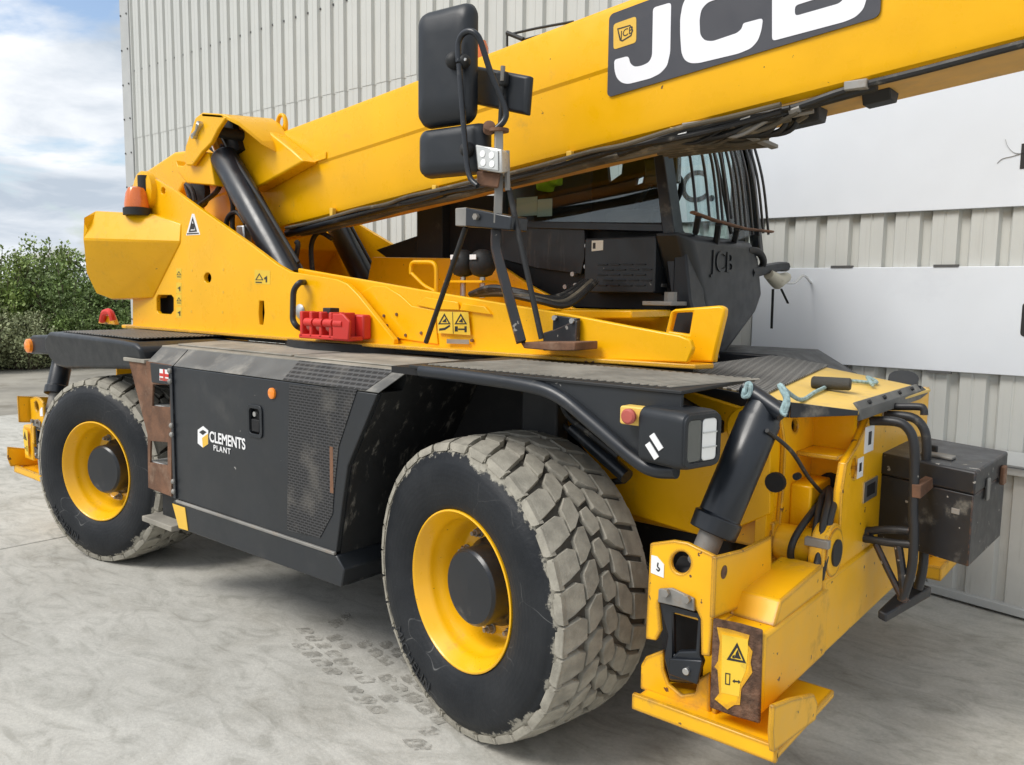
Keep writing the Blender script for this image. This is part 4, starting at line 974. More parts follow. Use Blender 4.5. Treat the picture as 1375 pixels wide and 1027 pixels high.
# grab handle, chain rack
gh = empty('grab_handle', (0, 0, 0), 0, crane)
obj('bar', tube(fillet([P(409, 379, y=.55), P(402, 379, y=.48), P(394, 389, y=.48), P(393, 430, y=.48), P(398, 438, y=.48), P(408, 443, y=.55)], .04), .016, 10), 'black_worn', gh)
q = P(402, 418, y=.54); obj('washer', lathe([(0, .04), (.006, .04), (.016, .02), (.017, .001)], (q.x, .548, q.z), (q.x, -1, q.z), 16), 'steel', gh)
rk = empty('shackle_rack', (0, 0, 0), 0, crane)
q0, q1 = P(409, 420, y=.44), P(456, 455, y=.44)
obj('back', box(q0.x, q1.x+.12, .49, .545, q1.z, q0.z), 'red_paint', rk, .01)
for k in range(5):
    x_ = q0.x+.01+k*(q1.x-q0.x+.08)/4.6
    obj('divider', plate([(x_, q1.z-.0), (x_+.022, q1.z-.0), (x_+.022, q0.z+.01), (x_, q0.z+.01)], .40, .49), 'red_paint', rk, .006)
obj('bottom', box(q0.x, q1.x+.12, .40, .49, q1.z-.006, q1.z+.016), 'red_paint', rk, .005)
for k in range(4):
    x_ = q0.x+.045+k*(q1.x-q0.x+.08)/4.6
    obj('peg', cyl((x_+.01, .41, q0.z-.045), (x_+.075, .41, q0.z-.045), .022, 12), 'red_paint', rk)
    obj('peg', cyl((x_+.02, .43, q1.z+.06), (x_+.065, .43, q1.z+.06), .03, 12), 'mushroom_red', rk)
obj('cover', plate([(q1.x+.0, q1.z), (q1.x+.12, q1.z), (q1.x+.13, q0.z-.03), (q1.x+.08, q0.z+.005), (q1.x+.0, q0.z+.005)], .395, .41), 'red_paint', rk, .005)
obj('buckle', box(q0.x+.15, q0.x+.21, .44, .50, q0.z, q0.z+.03), 'black_matte', rk, .004)
# stickers on the side
def warn(poly, y, nm='warning_sticker', mt='sticker_yellow'):
    return obj(nm, plate(XZ(poly, y), y-.0012, y-.0003), mt, uf)
def pict(poly, y, inner=None, mt='sticker_black'):
    lp_ = [XZ(poly, y)]+([XZ(inner, y)] if inner else []); return obj('pictogram', plate(lp_, y-.0020, y-.0013), mt, uf)
def tri(cx_, cy_, s): return [(cx_, cy_-s), (cx_+s, cy_+s*.75), (cx_-s, cy_+s*.75)]
warn([(587, 418), (629, 419), (632, 450), (588, 447)], .606); 
for cu_ in (597, 619):
    pict(tri(cu_, 429, 8.5), .606, tri(cu_, 429.6, 5.6)); pict([(cu_-3, 432), (cu_+2, 427), (cu_+3, 433)], .606)
pict([(590, 441), (597, 440), (604, 436), (605, 438), (598, 443), (590, 444)], .606); pict([(611, 438), (615, 438), (615, 445), (611, 445)], .606); pict([(615.5, 441), (624, 441), (624, 443), (615.5, 443)], .606); pict([(624, 438), (627, 438), (627, 446), (624, 446)], .606)
pict([(607.6, 419), (608.4, 419), (609.4, 448), (608.6, 448)], .606)
warn([(600, 455), (630, 456), (630, 462), (600, 461)], .606, 'serial_plate', 'steel_dull')
warn([(342, 362), (363, 363), (363, 382), (342, 381)], YS); pict(tri(348.5, 372, 5.5), YS, tri(348.5, 372.4, 3.6)); pict([(355, 373), (359, 370), (359, 379), (357, 379), (357, 375), (355, 375)], YS); pict([(343.5, 378), (352, 378.4), (352, 380), (343.5, 379.6)], YS)
warn([(258, 287), (261, 287), (269, 315), (250, 316)], YS, mt='white_print'); pict([(259, 291), (265, 311), (253.5, 312)], YS, [(259, 296), (262.5, 309), (256, 309.6)]); pict([(251.5, 313), (267, 312.3), (267.4, 314), (251.2, 314.8)], YS)
pict([(257.5, 300), (260.5, 300), (261.5, 308), (256.5, 308)], YS)
for v0 in (360, 379, 395, 412):
    warn([(237, v0), (244, v0+.4), (244, v0+15), (237, v0+14.6)], YS)
    if v0 in (360, 395): pict(tri(240.5, v0+7, 3.2), YS, tri(240.5, v0+7.2, 1.8)); pict([(238, v0+11), (243, v0+11.2), (243, v0+12.4), (238, v0+12.2)], YS)
    else: pict([(238.5, v0+8), (242.5, v0+5), (242.5, v0+12), (241, v0+12), (241, v0+9)], YS)
for u, v in ((258, 363), (300, 362), (257, 390), (300, 392), (257, 418), (299, 419)):
    q = P(u, v, y=YS); obj('plug', cyl((q.x, YS-.002, q.z), (q.x, YS+.004, q.z), .008, 8), 'emblem_yellow', uf)
for u, v in ((516, 424), (520, 437), (523, 443), (533, 422), (566, 447), (545, 450), (529, 455), (535, 455), (634, 457)):
    q = P(u, v, y=.612); obj('plug', cyl((q.x, .606, q.z), (q.x, .616, q.z), .008, 8), 'rust', uf)

# ---- telescopic boom
bo = empty('boom', (0, 0, 0), 0, crane)
def bz(x_): return 2.315+.108*x_
sec = [(.985, .012), (.962, .03), (.952, .065), (.953, .33), (.945, .345), (.945, .575), (.955, .598), (.980, .61), (1.30, .61), (1.325, .598), (1.335, .575), (1.335, .345), (1.327, .33), (1.328, .065), (1.318, .03), (1.295, .012)]
obj('outer_section', loft([[Vector((x_, y_, bz(x_)+t)) for y_, t in sec] for x_ in (-3.35, -2.0, -.5, 1.0, 2.9)]), 'yellow_paint', bo, ang=24)
mat('yellow_dust_shade', (.62, .36, .09), .75, var=.15, vscale=4, dirt=((.40, .28, .15), .6, 3))  # tan colour holds both dust and the shade under the boom
obj('underside', loft([[Vector((x_, y_, bz(x_)+t)) for y_, t in ((.985, .004), (1.295, .004), (1.295, .011), (.985, .011))] for x_ in (-2.2, 2.9)]), 'yellow_dust_shade', bo)
obj('wear_pad', loft([[Vector((x_, y_, bz(x_)+t)) for y_, t in ((1.10, -.035), (1.18, -.035), (1.20, .004), (1.08, .004))] for x_ in (1.02, 1.12)]), 'black_matte', bo, .004)
obj('wear_pad', loft([[Vector((x_, y_, bz(x_)+t)) for y_, t in ((1.10, -.05), (1.18, -.05), (1.20, .004), (1.08, .004))] for x_ in (.72, .86)]), 'black_matte', bo, .006)
# tail and the ram bracket
tail = XZ([(186, 262), (198, 240), (250, 206), (300, 200), (300, 250), (262, 250), (255, 262), (262, 300), (215, 300)], .95)
obj('tail', plate(tail, .86, 1.42), 'yellow_paint', bo, .02, seg=3)
bk = XZ([(262, 158), (271, 151), (297, 153), (303, 158), (292, 174), (283, 192), (276, 199), (271, 204), (264, 214), (258, 222), (250, 222), (247, 216), (249, 196), (256, 176)], .62)
obj('ram_bracket', plate(bk, .62, .65), 'yellow_paint', bo, .008, seg=3)
obj('ram_bracket_inner', plate(XZ([(262, 158), (271, 151), (330, 156), (385, 200), (400, 215), (330, 255), (290, 250), (256, 240), (248, 216), (250, 196)], .80), .84, .95), 'yellow_paint', bo, .012)
top = [P(u, v, y=.62) for u, v in ((271, 151), (298, 153), (318, 162), (350, 188), (384, 206))]
secs = []
for i, p in enumerate(top):
    yn = (.62, .62, .66, .76, .90)[i]
    q = P(*((271, 151), (300, 153), (320, 163), (352, 189), (384, 206))[i], y=yn)
    zf = q.z+.03
    secs.append([Vector((q.x, yn, q.z)), Vector((q.x, .96, zf)), Vector((q.x, .96, zf-.02)), Vector((q.x, yn, q.z-.025))])
obj('bracket_hood', loft(secs), 'yellow_paint', bo, .004)
lowb = XZ([(247, 216), (250, 224), (258, 224), (275, 204), (292, 206), (300, 250), (262, 247), (250, 232)], .72)
obj('bracket_web', plate(lowb, .66, .94), 'yellow_paint', bo, .01)
obj('bracket_pocket', plate(XZ([(284, 160), (300, 157), (312, 166), (322, 200), (300, 215), (280, 200)], .80), .80, .842), 'black_deep', bo)
kp = [P(*c, y=.61) for c in Z3([(392, 105), (375, 140), (362, 170)])]
obj('pin_keeper', tube(kp, [.03, .016, .03], 10, flat=.5), 'steel', bo)
for c in kp[::2]: obj('keeper_bolt', cyl(c+Vector((0, .012, 0)), c+Vector((0, -.02, 0)), .018, 6), 'steel', bo)
obj('ram_pin', cyl(P(288, 176, y=.652), P(288, 176, y=.652)+Vector((0, .3, 0)), .035, 20), 'black_matte', bo)
q = P(377, 168, y=.98); obj('lifting_eye', plate([circ(q.x, q.z, .055, 20, .075), circ(q.x, q.z+.02, .03, 16, .035)], .975, 1.0), 'yellow_paint', bo, .006)
obj('seam_strip', plate([(P(338, 239, y=.95).x, bz(P(338, 239, y=.95).x)+.345), (P(440, 207, y=.95).x, bz(P(440, 207, y=.95).x)+.345), (P(440, 203, y=.95).x, bz(P(440, 203, y=.95).x)+.385), (P(415, 205, y=.95).x, bz(P(415, 207, y=.95).x)+.372), (P(372, 176, y=.95).x, bz(P(372, 176, y=.95).x)+.5), (P(338, 200, y=.95).x, bz(P(338, 200, y=.95).x)+.5)], .935, .947), 'yellow_paint', bo, .003)
# rams
def ram(y, b, t, rod, nm):
    e = empty(nm, (0, 0, 0), 0, crane); B, T, Rr = P(*b, y=y), P(*t, y=y), P(*rod, y=y); a = (T-B).normalized(); L_ = (T-B).length
    obj('barrel', lathe([(0, .08), (.003, .088), (L_-.02, .088), (L_-.004, .078), (L_, .06)], B, T, 32), 'black_paint', e)
    obj('rod', cyl(T-a*.02, Rr, .045, 20), 'chrome', e)
    obj('eye', lathe([(0, .06), (.10, .06)], Rr+Vector((0, -.05, 0)), Rr+Vector((0, 1, 0)), 20), 'black_matte', e)
    obj('feed_pipe', tube([B+Vector((.10, -.03, .1)), B.lerp(T, .5)+Vector((.105, -.02, .06)), T+Vector((.10, 0, 0))], .011, 8), 'black_matte', e)
    return e
ram(.74, (393, 376), (300, 209), (286, 178), 'lift_ram')
ram(1.56, (500, 392), (432, 258), (420, 235), 'lift_ram')
# bold lettering panel on the boom side
YL = .9445
def bq(u, v): q = P(u, v, y=YL); return (q.x, q.z)
x0 = P(817, 70, y=YL).x; x1 = P(1182, 14, y=YL).x
def lb(x_, t): return (x_, bz(x_)+t)
tb0, tb1 = .218, .565
pan = []
for (xx, tt) in rrect(x0, x1, tb0, tb1, .022): pan.append(lb(xx, tt))
obj('logo_panel', plate(pan, YL-.0016, YL+.004), 'logo_grey', bo)
def soft(pl, r=.014, k=3):
    o = []; n = len(pl)
    for i in range(n):
        a_, b_, c_ = Vector(pl[i-1]), Vector(pl[i]), Vector(pl[(i+1) % n]); u_, v_ = a_-b_, c_-b_
        q_ = min(r, u_.length*.45, v_.length*.45); p0, p1 = b_+u_.normalized()*q_, b_+v_.normalized()*q_
        for j in range(k+1):
            t = j/k; w_ = p0*(1-t)**2+b_*2*t*(1-t)+p1*t*t; o.append((w_.x, w_.y))
    return o
def glyph(polys, nm='logo_letter', mt='logo_white', d=.0016): return obj(nm, plate([soft(p) for p in polys], YL-.0016-d, YL-.0014), mt, bo)
def Z6(pts): return [bq(800+a/2.391, b/2.391) for a, b in pts]
glyph([Z6([(60, 192), (106, 180), (112, 205), (126, 215), (150, 211), (172, 200), (182, 180), (185, 25), (243, 8), (240, 168), (230, 212), (208, 236), (176, 252), (105, 270), (84, 266), (68, 250), (61, 225)])])
glyph([Z6([(272, 110), (276, 170), (286, 193), (304, 203), (330, 203), (460, 172), (500, 155), (522, 130), (533, 96), (538, 58), (474, 75), (470, 92), (455, 106), (375, 133), (350, 130), (336, 112), (334, 62), (340, 30), (360, 8), (470, -30), (476, -14), (476, -6), (538, -24), (536, -60), (528, -85), (505, -92), (340, -45), (300, -25), (280, 15), (272, 60)])])
glyph([Z6([(567, 132), (567, -105), (800, -180), (850, -180), (868, -150), (868, -90), (845, -60), (866, -42), (872, -10), (860, 30), (835, 55), (800, 70)]), Z6([(640, 52), (780, 12), (795, 0), (795, -18), (775, -24), (640, 18)]), Z6([(640, -30), (775, -68), (792, -85), (790, -105), (770, -110), (640, -72)])])
eq = Z6([(58, 78), (131, 52), (131, 136), (58, 160)]); glyph([eq], 'emblem_square', 'emblem_yellow')
ed = [Z6([(70, 92), (112, 80), (121, 95), (116, 116), (86, 134), (78, 130)]), Z6([(74, 95), (111, 84), (117, 96), (113, 113), (87, 129), (82, 126)])]
obj('emblem_outline', plate(ed, YL-.0042, YL-.0034), 'sticker_black', bo)
q = bq(800+80/2.391, 124/2.391); text('emblem_lettering', 'JCB', .042, (q[0], YL-.0038, q[1]+.001), 'sticker_black', bo, .0005, up=.2)
# hoses and pipes under the near edge of the boom
hz_ = empty('boom_hoses', (0, 0, 0), 0, crane)
def bpt(x_, y_, t): return Vector((x_, y_, bz(x_)+t))
r9 = random.Random(3)
obj('steel_pipe', tube([bpt(-2.35, .93, -.035), bpt(-1.0, .93, -.015)], .026, 12), 'black_paint', hz_)
for k in range(7):
    y_ = .90+.022*k; t_ = (-.012, -.03, -.018, -.038, -.02, -.04, -.02)[k]
    xs = [-2.3+i*.22+r9.uniform(-.03, .03) for i in range(15)]
    pts = [bpt(x_, y_+r9.uniform(-.01, .01), t_+r9.uniform(-.008, .008)) for x_ in xs if x_ < .95]
    obj('hose', tube(smooth_path(pts, 4), .0125 if k % 2 else .010, 8), ('hose_dusty', 'rubber_hose', 'rubber_hose', 'hose_dusty', 'rubber_hose', 'hose_dusty', 'rubber_hose')[k], hz_)
for k, u in enumerate((447, 585, 766, 905)):
    q = P(u, (284, 254, 209, 178)[k], y=.94); obj('clip', box(q.x-.014, q.x+.014, .925, .952, q.z-.03, q.z+.02), 'emblem_yellow', hz_, .003)
for k in range(6):
    y_ = .98+.05*k
    obj('pipe', tube(smooth_path([bpt(.15, y_-.02, -.03), bpt(.45, y_, -.055), bpt(.70-.02*k, y_+.02, -.05-.004*k)], 5), .011, 8), 'hose_dusty', hz_)
obj('pipe_bracket', loft([[bpt(.60, y_, t) for y_, t in ((.95, -.075), (1.28, -.085), (1.28, -.07), (.95, -.06))], [bpt(.63, y_, t) for y_, t in ((.95, -.075), (1.28, -.085), (1.28, -.07), (.95, -.06))]]), 'steel_dull', hz_, .002)
for k in range(4):
    x_ = .62+.03*k
    obj('hose_loop', tube(smooth_path([bpt(.45, .99+.03*k, -.03), bpt(x_, .985+.03*k, -.075), bpt(x_+.07, .98+.03*k, -.055), bpt(x_+.06, .97+.03*k, -.01), bpt(x_-.02, .96+.02*k, .0)], 5), .011, 8), 'rubber_hose', hz_)
obj('hose', tube(smooth_path([bpt(.30, .94, -.02), bpt(.60, .93, -.012), bpt(.80, .955, -.02), bpt(1.0, .97, .002), bpt(1.25, .95, -.002), bpt(1.6, .955, .004), bpt(2.0, .96, 0), bpt(2.8, .96, 0)], 5), .014, 8), 'rubber_hose', hz_)
obj('hose', tube(smooth_path([bpt(.05, .95, -.03), bpt(.45, .935, -.005), bpt(.72, .95, -.03), bpt(.86, .99, -.012), bpt(1.1, .99, -.004)], 5), .02, 8), 'rubber_hose', hz_)
obj('hose_clamp', box(1.00, 1.08, .94, .985, bz(1.04)-.01, bz(1.04)+.022), 'steel_dull', hz_, .004)
obj('hose_clamp', box(.36, .46, .93, .985, bz(.41)-.02, bz(.41)+.018), 'steel_dull', hz_, .004)
r8 = random.Random(31)
for k in range(9):
    xa = .28+r8.uniform(0, .2); ya = .95+r8.uniform(0, .12)
    obj('hose', tube(smooth_path([bpt(xa, ya, -.02), bpt(xa+.12, ya+r8.uniform(-.03, .04), -.035-r8.uniform(0, .04)), bpt(xa+.28, ya+r8.uniform(-.03, .05), -.03-r8.uniform(0, .04)), bpt(xa+.42, ya+r8.uniform(-.02, .05), -.02+r8.uniform(-.02, .02))], 5), r8.choice((.007, .009, .012)), 7), r8.choice(('rubber_hose', 'hose_dusty', 'hose_dusty', 'steel_dull')), hz_)
for k in range(6):
    q = bpt(.35+.09*k, .93+.012*(k % 3), -.03); obj('fitting', cyl(q, q+Vector((.04, .0, .006)), .014, 6), ('steel', 'steel_dull')[k % 2], hz_)
# wire guard on the boom top
wg = empty('wire_guard', (0, 0, 0), 0, crane)
yw_ = 1.0
obj('post', tube([P(681, 62, y=yw_), P(681, 43, y=yw_)], .006, 6), 'black_matte', wg)
obj('arm', tube([P(681, 44, y=yw_), P(703, 53, y=yw_)], .012, 6), 'black_matte', wg)
obj('wire', tube(smooth_path([P(681, 47, y=yw_), P(720, 38, y=yw_), P(770, 29, y=yw_)]), .006, 6), 'black_matte', wg)
obj('wire', tube(smooth_path([P(703, 53, y=yw_), P(725, 47, y=yw_)]), .004, 6), 'black_matte', wg)
q = P(645, 60, y=1.6); bc2 = empty('beacon', (0, 0, 0), 0, crane)
obj('dome', lathe([(0, .05), (.08, .05), (.12, .035), (.125, .001)], (q.x, 1.6, q.z-.10), (q.x, 1.6, 9), 20), 'beacon_lens', bc2)
obj('stalk', cyl((q.x, 1.6, 2.3), (q.x, 1.6, q.z-.09), .02), 'black_matte', bc2)
# hoses in the gap behind the near ram
gp = empty('ram_hoses', (0, 0, 0), 0, crane)
for pts, y_ in ((((303, 330), (305, 295), (318, 285), (330, 300)), .80), (((315, 340), (312, 300), (312, 270), (300, 240)), .82), (((420, 370), (418, 330), (428, 312), (445, 320)), 1.1), (((268, 275), (290, 258), (298, 242)), .80), (((395, 360), (400, 330), (398, 325)), .9), (((262, 270), (258, 255), (250, 248), (256, 268)), .75)):
    obj('hose', tube(smooth_path([P(u, v, y=y_) for u, v in pts]), .016, 8), 'rubber_hose', gp)
q = P(327, 316, y=.70); obj('valve', box(q.x-.05, q.x+.03, .68, .74, q.z-.07, q.z+.06), 'steel', gp, .01)
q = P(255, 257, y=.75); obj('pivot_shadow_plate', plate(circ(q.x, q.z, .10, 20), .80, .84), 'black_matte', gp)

# accumulators on the upper frame
for u in (622, 648):
    e = empty('accumulator', (0, 0, 0), 0, crane); q = P(u, 354, y=1.12)
    obj('sphere', lathe([(0, .02), (.01, .05), (.04, .068), (.07, .072), (.10, .068), (.13, .05), (.145, .02), (.146, .001)], (q.x, 1.12, q.z-.07), (q.x, 1.12, 9), 20), 'black_matte', e)
    obj('stem', cyl((q.x, 1.12, q.z-.18), (q.x, 1.12, q.z-.06), .016, 10), 'steel', e)
    obj('label', plate([(q.x-.022, q.z+.02), (q.x+.022, q.z+.02), (q.x+.022, q.z+.045), (q.x-.022, q.z+.045)], 1.042, 1.046), 'white_print', e)
q = P(636, 378, y=1.12); obj('accumulator_bracket', box(q.x-.16, q.x+.12, 1.05, 1.18, q.z-.006, q.z+.006), 'yellow_paint', uf)
for k in range(4):
    obj('hose', tube(smooth_path([P(632+k*3, 395, y=1.0), P(660+k*6, 386+k*3, y=.95), P(700+k*8, 392+k*4, y=.95), P(745+k*6, 400+k*3, y=1.05), P(785+k*5, 378, y=1.3)], 5), .016, 8), ('rubber_hose', 'rubber_hose', 'hose_dusty', 'rubber_hose')[k], gp)

# ---- cab on the far side of the boom
cb = empty('cab', (0, 0, 0), 0, crane)
YC, YD, XF, ZR = 1.50, 2.36, .10, 2.58
def cpl(px, nm, mt, y0=None, y1=None, bev=.004, yy=YC): return obj(nm, plate(XZ(px, yy), yy if y0 is None else y0, yy+.03 if y1 is None else y1), mt, cb, bev)
cpl([(660, 303), (785, 308), (785, 345), (780, 368), (720, 360), (660, 345)], 'side_panel', 'panel_streaked')
cpl([(655, 345), (790, 368), (905, 400), (905, 418), (760, 412), (700, 380), (655, 365)], 'lower_panel', 'black_matte', 1.53, 1.56)
cpl([(655, 296), (905, 301), (905, 312), (655, 305)], 'waist_rail', 'black_paint', 1.47, 1.54)
cpl([(880, 190), (894, 192), (909, 300), (927, 402), (907, 402), (893, 300)], 'front_pillar', 'black_paint', 1.46, 1.56, .006)
cpl([(566, 262), (600, 262), (600, 352), (566, 352)], 'rear_pillar', 'black_matte', 1.46, 1.58)
cpl([(600, 262), (660, 262), (660, 360), (600, 352)], 'rear_panel', 'black_deep', 1.52, 1.56)
cpl([(497, 335), (575, 308), (575, 350), (520, 352)], 'rear_step_plate', 'black_matte', 1.55, 1.60)
cpl([(676, 235), (882, 200), (896, 299), (676, 297)], 'side_window', 'glass_side', 1.495, 1.501, 0)
cpl([(668, 190), (680, 190), (680, 300), (668, 300)], 'window_post', 'black_matte', 1.47, 1.54)
xr = P(570, 300, y=YC).x
obj('side_backing', box(xr, .02, 1.565, 1.585, 1.50, 2.04), 'black_deep', cb)
obj('roof', box(xr, .02, YC-.03, YD+.02, ZR, ZR+.06), 'black_paint', cb, .03, seg=3)
obj('floor', box(xr, XF, YC+.06, YD, 1.60, 1.66), 'black_matte', cb)
obj('rear_wall', box(xr, xr+.05, YC+.06, YD, 1.5, 2.2), 'black_matte', cb)
xw = P(896, 260, y=YD).x
fwo = [(xr, 1.5), (.02, 1.5), (.02, 1.97), (xw, 1.97), (xw, ZR), (xr, ZR)]
obj('far_side_panel', plate([fwo, XZ([(818, 216), (840, 212), (838, 234), (821, 246)], YD), XZ([(779, 228), (784, 226), (786, 240), (782, 243)], YD), XZ([(787, 222), (792, 221), (789, 262), (781, 290), (778, 290)], YD), XZ([(758, 272), (767, 276), (762, 292)], YD), XZ([(858, 240), (868, 236), (866, 246), (856, 250)], YD)], YD-.03, YD), 'seat_cloth', cb)
obj('far_pillar', box(-.06, .04, YD-.05, YD, 1.9, ZR), 'black_matte', cb)
obj('far_window', box(xw+.002, -.0, YD-.02, YD-.014, 1.97, ZR), 'glass_side', cb)
# windscreen leaning back, with its frame
def wsx(z_): return .10-(z_-1.95)*.16
obj('windscreen', loft([[Vector((wsx(z_)+e, y_, z_)) for e in (0, .006)]+[Vector((wsx(z2)+e, y_, z2)) for z2, e in ((ZR, .006), (ZR, 0))] for z_ in (1.96,) for y_ in (YC+.03, YD-.02)]), 'glass_front', cb)
obj('far_front_pillar', loft([[Vector((wsx(z_)-.03, YD-.05, z_)), Vector((wsx(z_)+.03, YD-.05, z_)), Vector((wsx(z_)+.03, YD+.0, z_)), Vector((wsx(z_)-.03, YD+.0, z_))] for z_ in (1.9, ZR)]), 'black_paint', cb, .008)
# front cowl
cw1 = YZ([(912, 311), (1005, 324), (1014, 345), (1019, 395), (1010, 420), (962, 484), (950, 484)], .12)
ring1 = [Vector((.12, y_, z_)) for y_, z_ in cw1]; ring2 = [Vector((-.02, y_+(.0), z_)) for y_, z_ in cw1]
cy0 = sum(v.y for v in ring1)/7; cz0 = sum(v.z for v in ring1)/7
ring0 = [Vector((.155, cy0+(v.y-cy0)*.88, cz0+(v.z-cz0)*.90)) for v in ring1]
obj('front_cowl', loft([ring0, ring1, ring2]), 'plastic_black', cb, .02, seg=3)
obj('cowl_side', plate(XZ([(908, 312), (922, 312), (930, 402), (952, 484), (940, 484), (905, 402)], 1.47), 1.45, 1.60), 'plastic_black', cb, .01)
cwl = text_mesh('JCB', .15, .004, 1.1)
for v in cwl.vertices: v.co = (.158+v.co.z, 1.66+v.co.x, 1.80+v.co.y-v.co.x*.02)
cwl.materials.clear(); cwl.materials.append(MATS['plastic_black']); cwl.name = 'cowl_lettering'
o = bpy.data.objects.new('cowl_lettering', cwl); COL.objects.link(o); attach(o, cb)
# air-conditioning box under the window
ax0, ax1 = P(789, 350, y=1.44).x, P(884, 350, y=1.44).x
az0, az1 = P(835, 393, y=1.44).z, P(835, 319, y=1.44).z
ac = obj('air_box', plate(rrect(ax0, ax1, az0, az1, .012), 1.41, 1.53), 'bonnet_paint', cb, .006)
obj('air_box_frame', box(ax0-.05, ax1+.09, 1.535, 1.56, az0-.04, az1+.01), 'black_deep', cb)
for r_ in range(5):
    for c_ in range(4):
        x_ = ax0+.09+c_*.075+(r_ % 2)*.035; z_ = az0+.035+r_*.026
        if x_+.055 < ax1-.01: obj('louvre', plate([(x_, z_), (x_+.055, z_), (x_+.055, z_+.005), (x_, z_+.008)], 1.402, 1.41), 'plastic_black', cb, .001)
q = P(795, 323, y=1.41); obj('data_label', plate([(q.x, q.z-.055), (q.x+.07, q.z-.05), (q.x+.07, q.z), (q.x, q.z)], 1.4075, 1.4095), 'paper', cb)
obj('data_print', plate([(q.x+.008, q.z-.042), (q.x+.024, q.z-.042), (q.x+.024, q.z-.012), (q.x+.008, q.z-.012)], 1.4065, 1.4075), 'sticker_black', cb)
for u, v in ((790, 330), (789, 358), (889, 383), (771, 368), (775, 383), (761, 385)):
    q = P(u, v, y=1.50); obj('bolt', cyl((q.x, 1.53, q.z), (q.x, 1.48, q.z), .013, 8), 'steel', cb)
obj('mount_bracket', box(-.02, .14, 1.30, 1.52, 1.625, 1.645), 'steel_dull', cb, .003); obj('mount_bolt', cyl((.10, 1.36, 1.64), (.10, 1.36, 1.69), .03, 6), 'steel_dull', cb)
# guard bars in front of the windscreen
gb = empty('windscreen_guard', (0, 0, 0), 0, crane)
ledge = [P(u, v, x=.22) for u, v in ((930, 285), (960, 296), (1000, 307), (1036, 311))]
obj('ledge', tube(ledge, .016, 8, flat=.5), 'rust', gb)
for u, v in ((935, 281), (953, 291), (965, 295), (979, 300), (989, 303), (1002, 306), (1011, 312), (1019, 314), (1025, 310), (1032, 312), (996, 306), (971, 298)):
    q = P(u, v, x=.22); t_ = Vector((.06, q.y+.02, 2.62)); obj('bar', tube(smooth_path([q-Vector((0, 0, .012)), q.lerp(t_, .5)+Vector((.025, 0, 0)), t_]), .0075, 7), 'black_paint', gb)
for u, v, w_ in ((938, 290, 312), (990, 306, 325), (965, 300, 330)):
    obj('stay', tube([P(u, v, x=.22), P(u-4, w_, x=.13)], .016, 6), 'black_matte', gb)
obj('wiper_arm', tube(smooth_path([Vector((.12, 1.95, 2.0)), Vector((.09, 1.88, 2.25)), Vector((.05, 1.80, 2.5))]), .01, 6), 'black_matte', cb)
obj('wiper_blade', tube([Vector((.10, 1.98, 2.08)), Vector((.05, 1.92, 2.46))], .012, 6), 'black_matte', cb)
# lamp and handle on the cab front corner
cl = empty('corner_lamp', (0, 0, 0), 0, crane)
obj('grip', tube(smooth_path([P(1003, 336, x=.14), P(1018, 338, x=.16), P(1025, 350, x=.16), P(1022, 362, x=.14)]), .02, 10), 'black_matte', cl)
obj('arm', tube([P(1006, 366, x=.13), P(1045, 358, x=.16), P(1056, 358, x=.18)], [.035, .028, .028], 8), 'plastic_black', cl)
obj('lamp_body', tube([P(1032, 368, x=.16), P(1044, 378, x=.16), P(1056, 372, x=.16)], [.03, .045, .03], 10), 'cream', cl)
obj('wire', tube(smooth_path([P(1050, 378, x=.16), P(1066, 380, x=.16), P(1079, 370, x=.16), P(1090, 380, x=.16), P(1103, 382, x=.16)], 6), .008, 7), 'lamp_glass', cl)
obj('tag', tube([P(1038, 388, x=.16), P(1036, 441, x=.16)], .008, 6, flat=.5), 'black_matte', cl)
obj('tag', tube([P(1049, 388, x=.16), P(1058, 407, x=.16)], .008, 6, flat=.5), 'black_matte', cl)
# seat, wheel and the jacket inside
se = empty('driver_seat', (0, 0, 0), 0, crane)
obj('back', box(-1.05, -.92, 1.72, 2.2, 1.95, 2.50), 'seat_cloth', se, .04, seg=3); obj('cushion', box(-1.0, -.5, 1.70, 2.2, 1.85, 1.97), 'seat_cloth', se, .04, seg=3)
obj('headrest', box(-1.03, -.93, 1.82, 2.08, 2.50, 2.57), 'seat_cloth', se, .03, seg=3)
obj('control_pod', box(-.45, -.15, 1.60, 1.75, 1.95, 2.12), 'seat_cloth', se, .03, seg=3)
obj('steering_column', tube([Vector((-.12, 1.95, 1.9)), Vector((-.32, 1.95, 2.18))], .04, 10), 'seat_cloth', se)
obj('steering_wheel', tube([Vector((-.32+.17*math.cos(a)*.55, 1.95+.19*math.sin(a), 2.20+.17*math.cos(a)*.8)) for a in [i*math.pi/12 for i in range(25)]], .016, 8), 'seat_cloth', se)
obj('dash_screen', box(-.30, -.10, 1.75, 1.80, 2.26, 2.40), 'lamp_dark', se, .01)
for (u0, v0, u1, v1) in ((695, 266, 722, 289), (723, 268, 742, 290)):
    a_, b_ = P(u0, v0, y=1.52), P(u1, v1, y=1.52); obj('paper_notice', box(a_.x, b_.x, 1.512, 1.515, b_.z, a_.z), 'paper', cb)

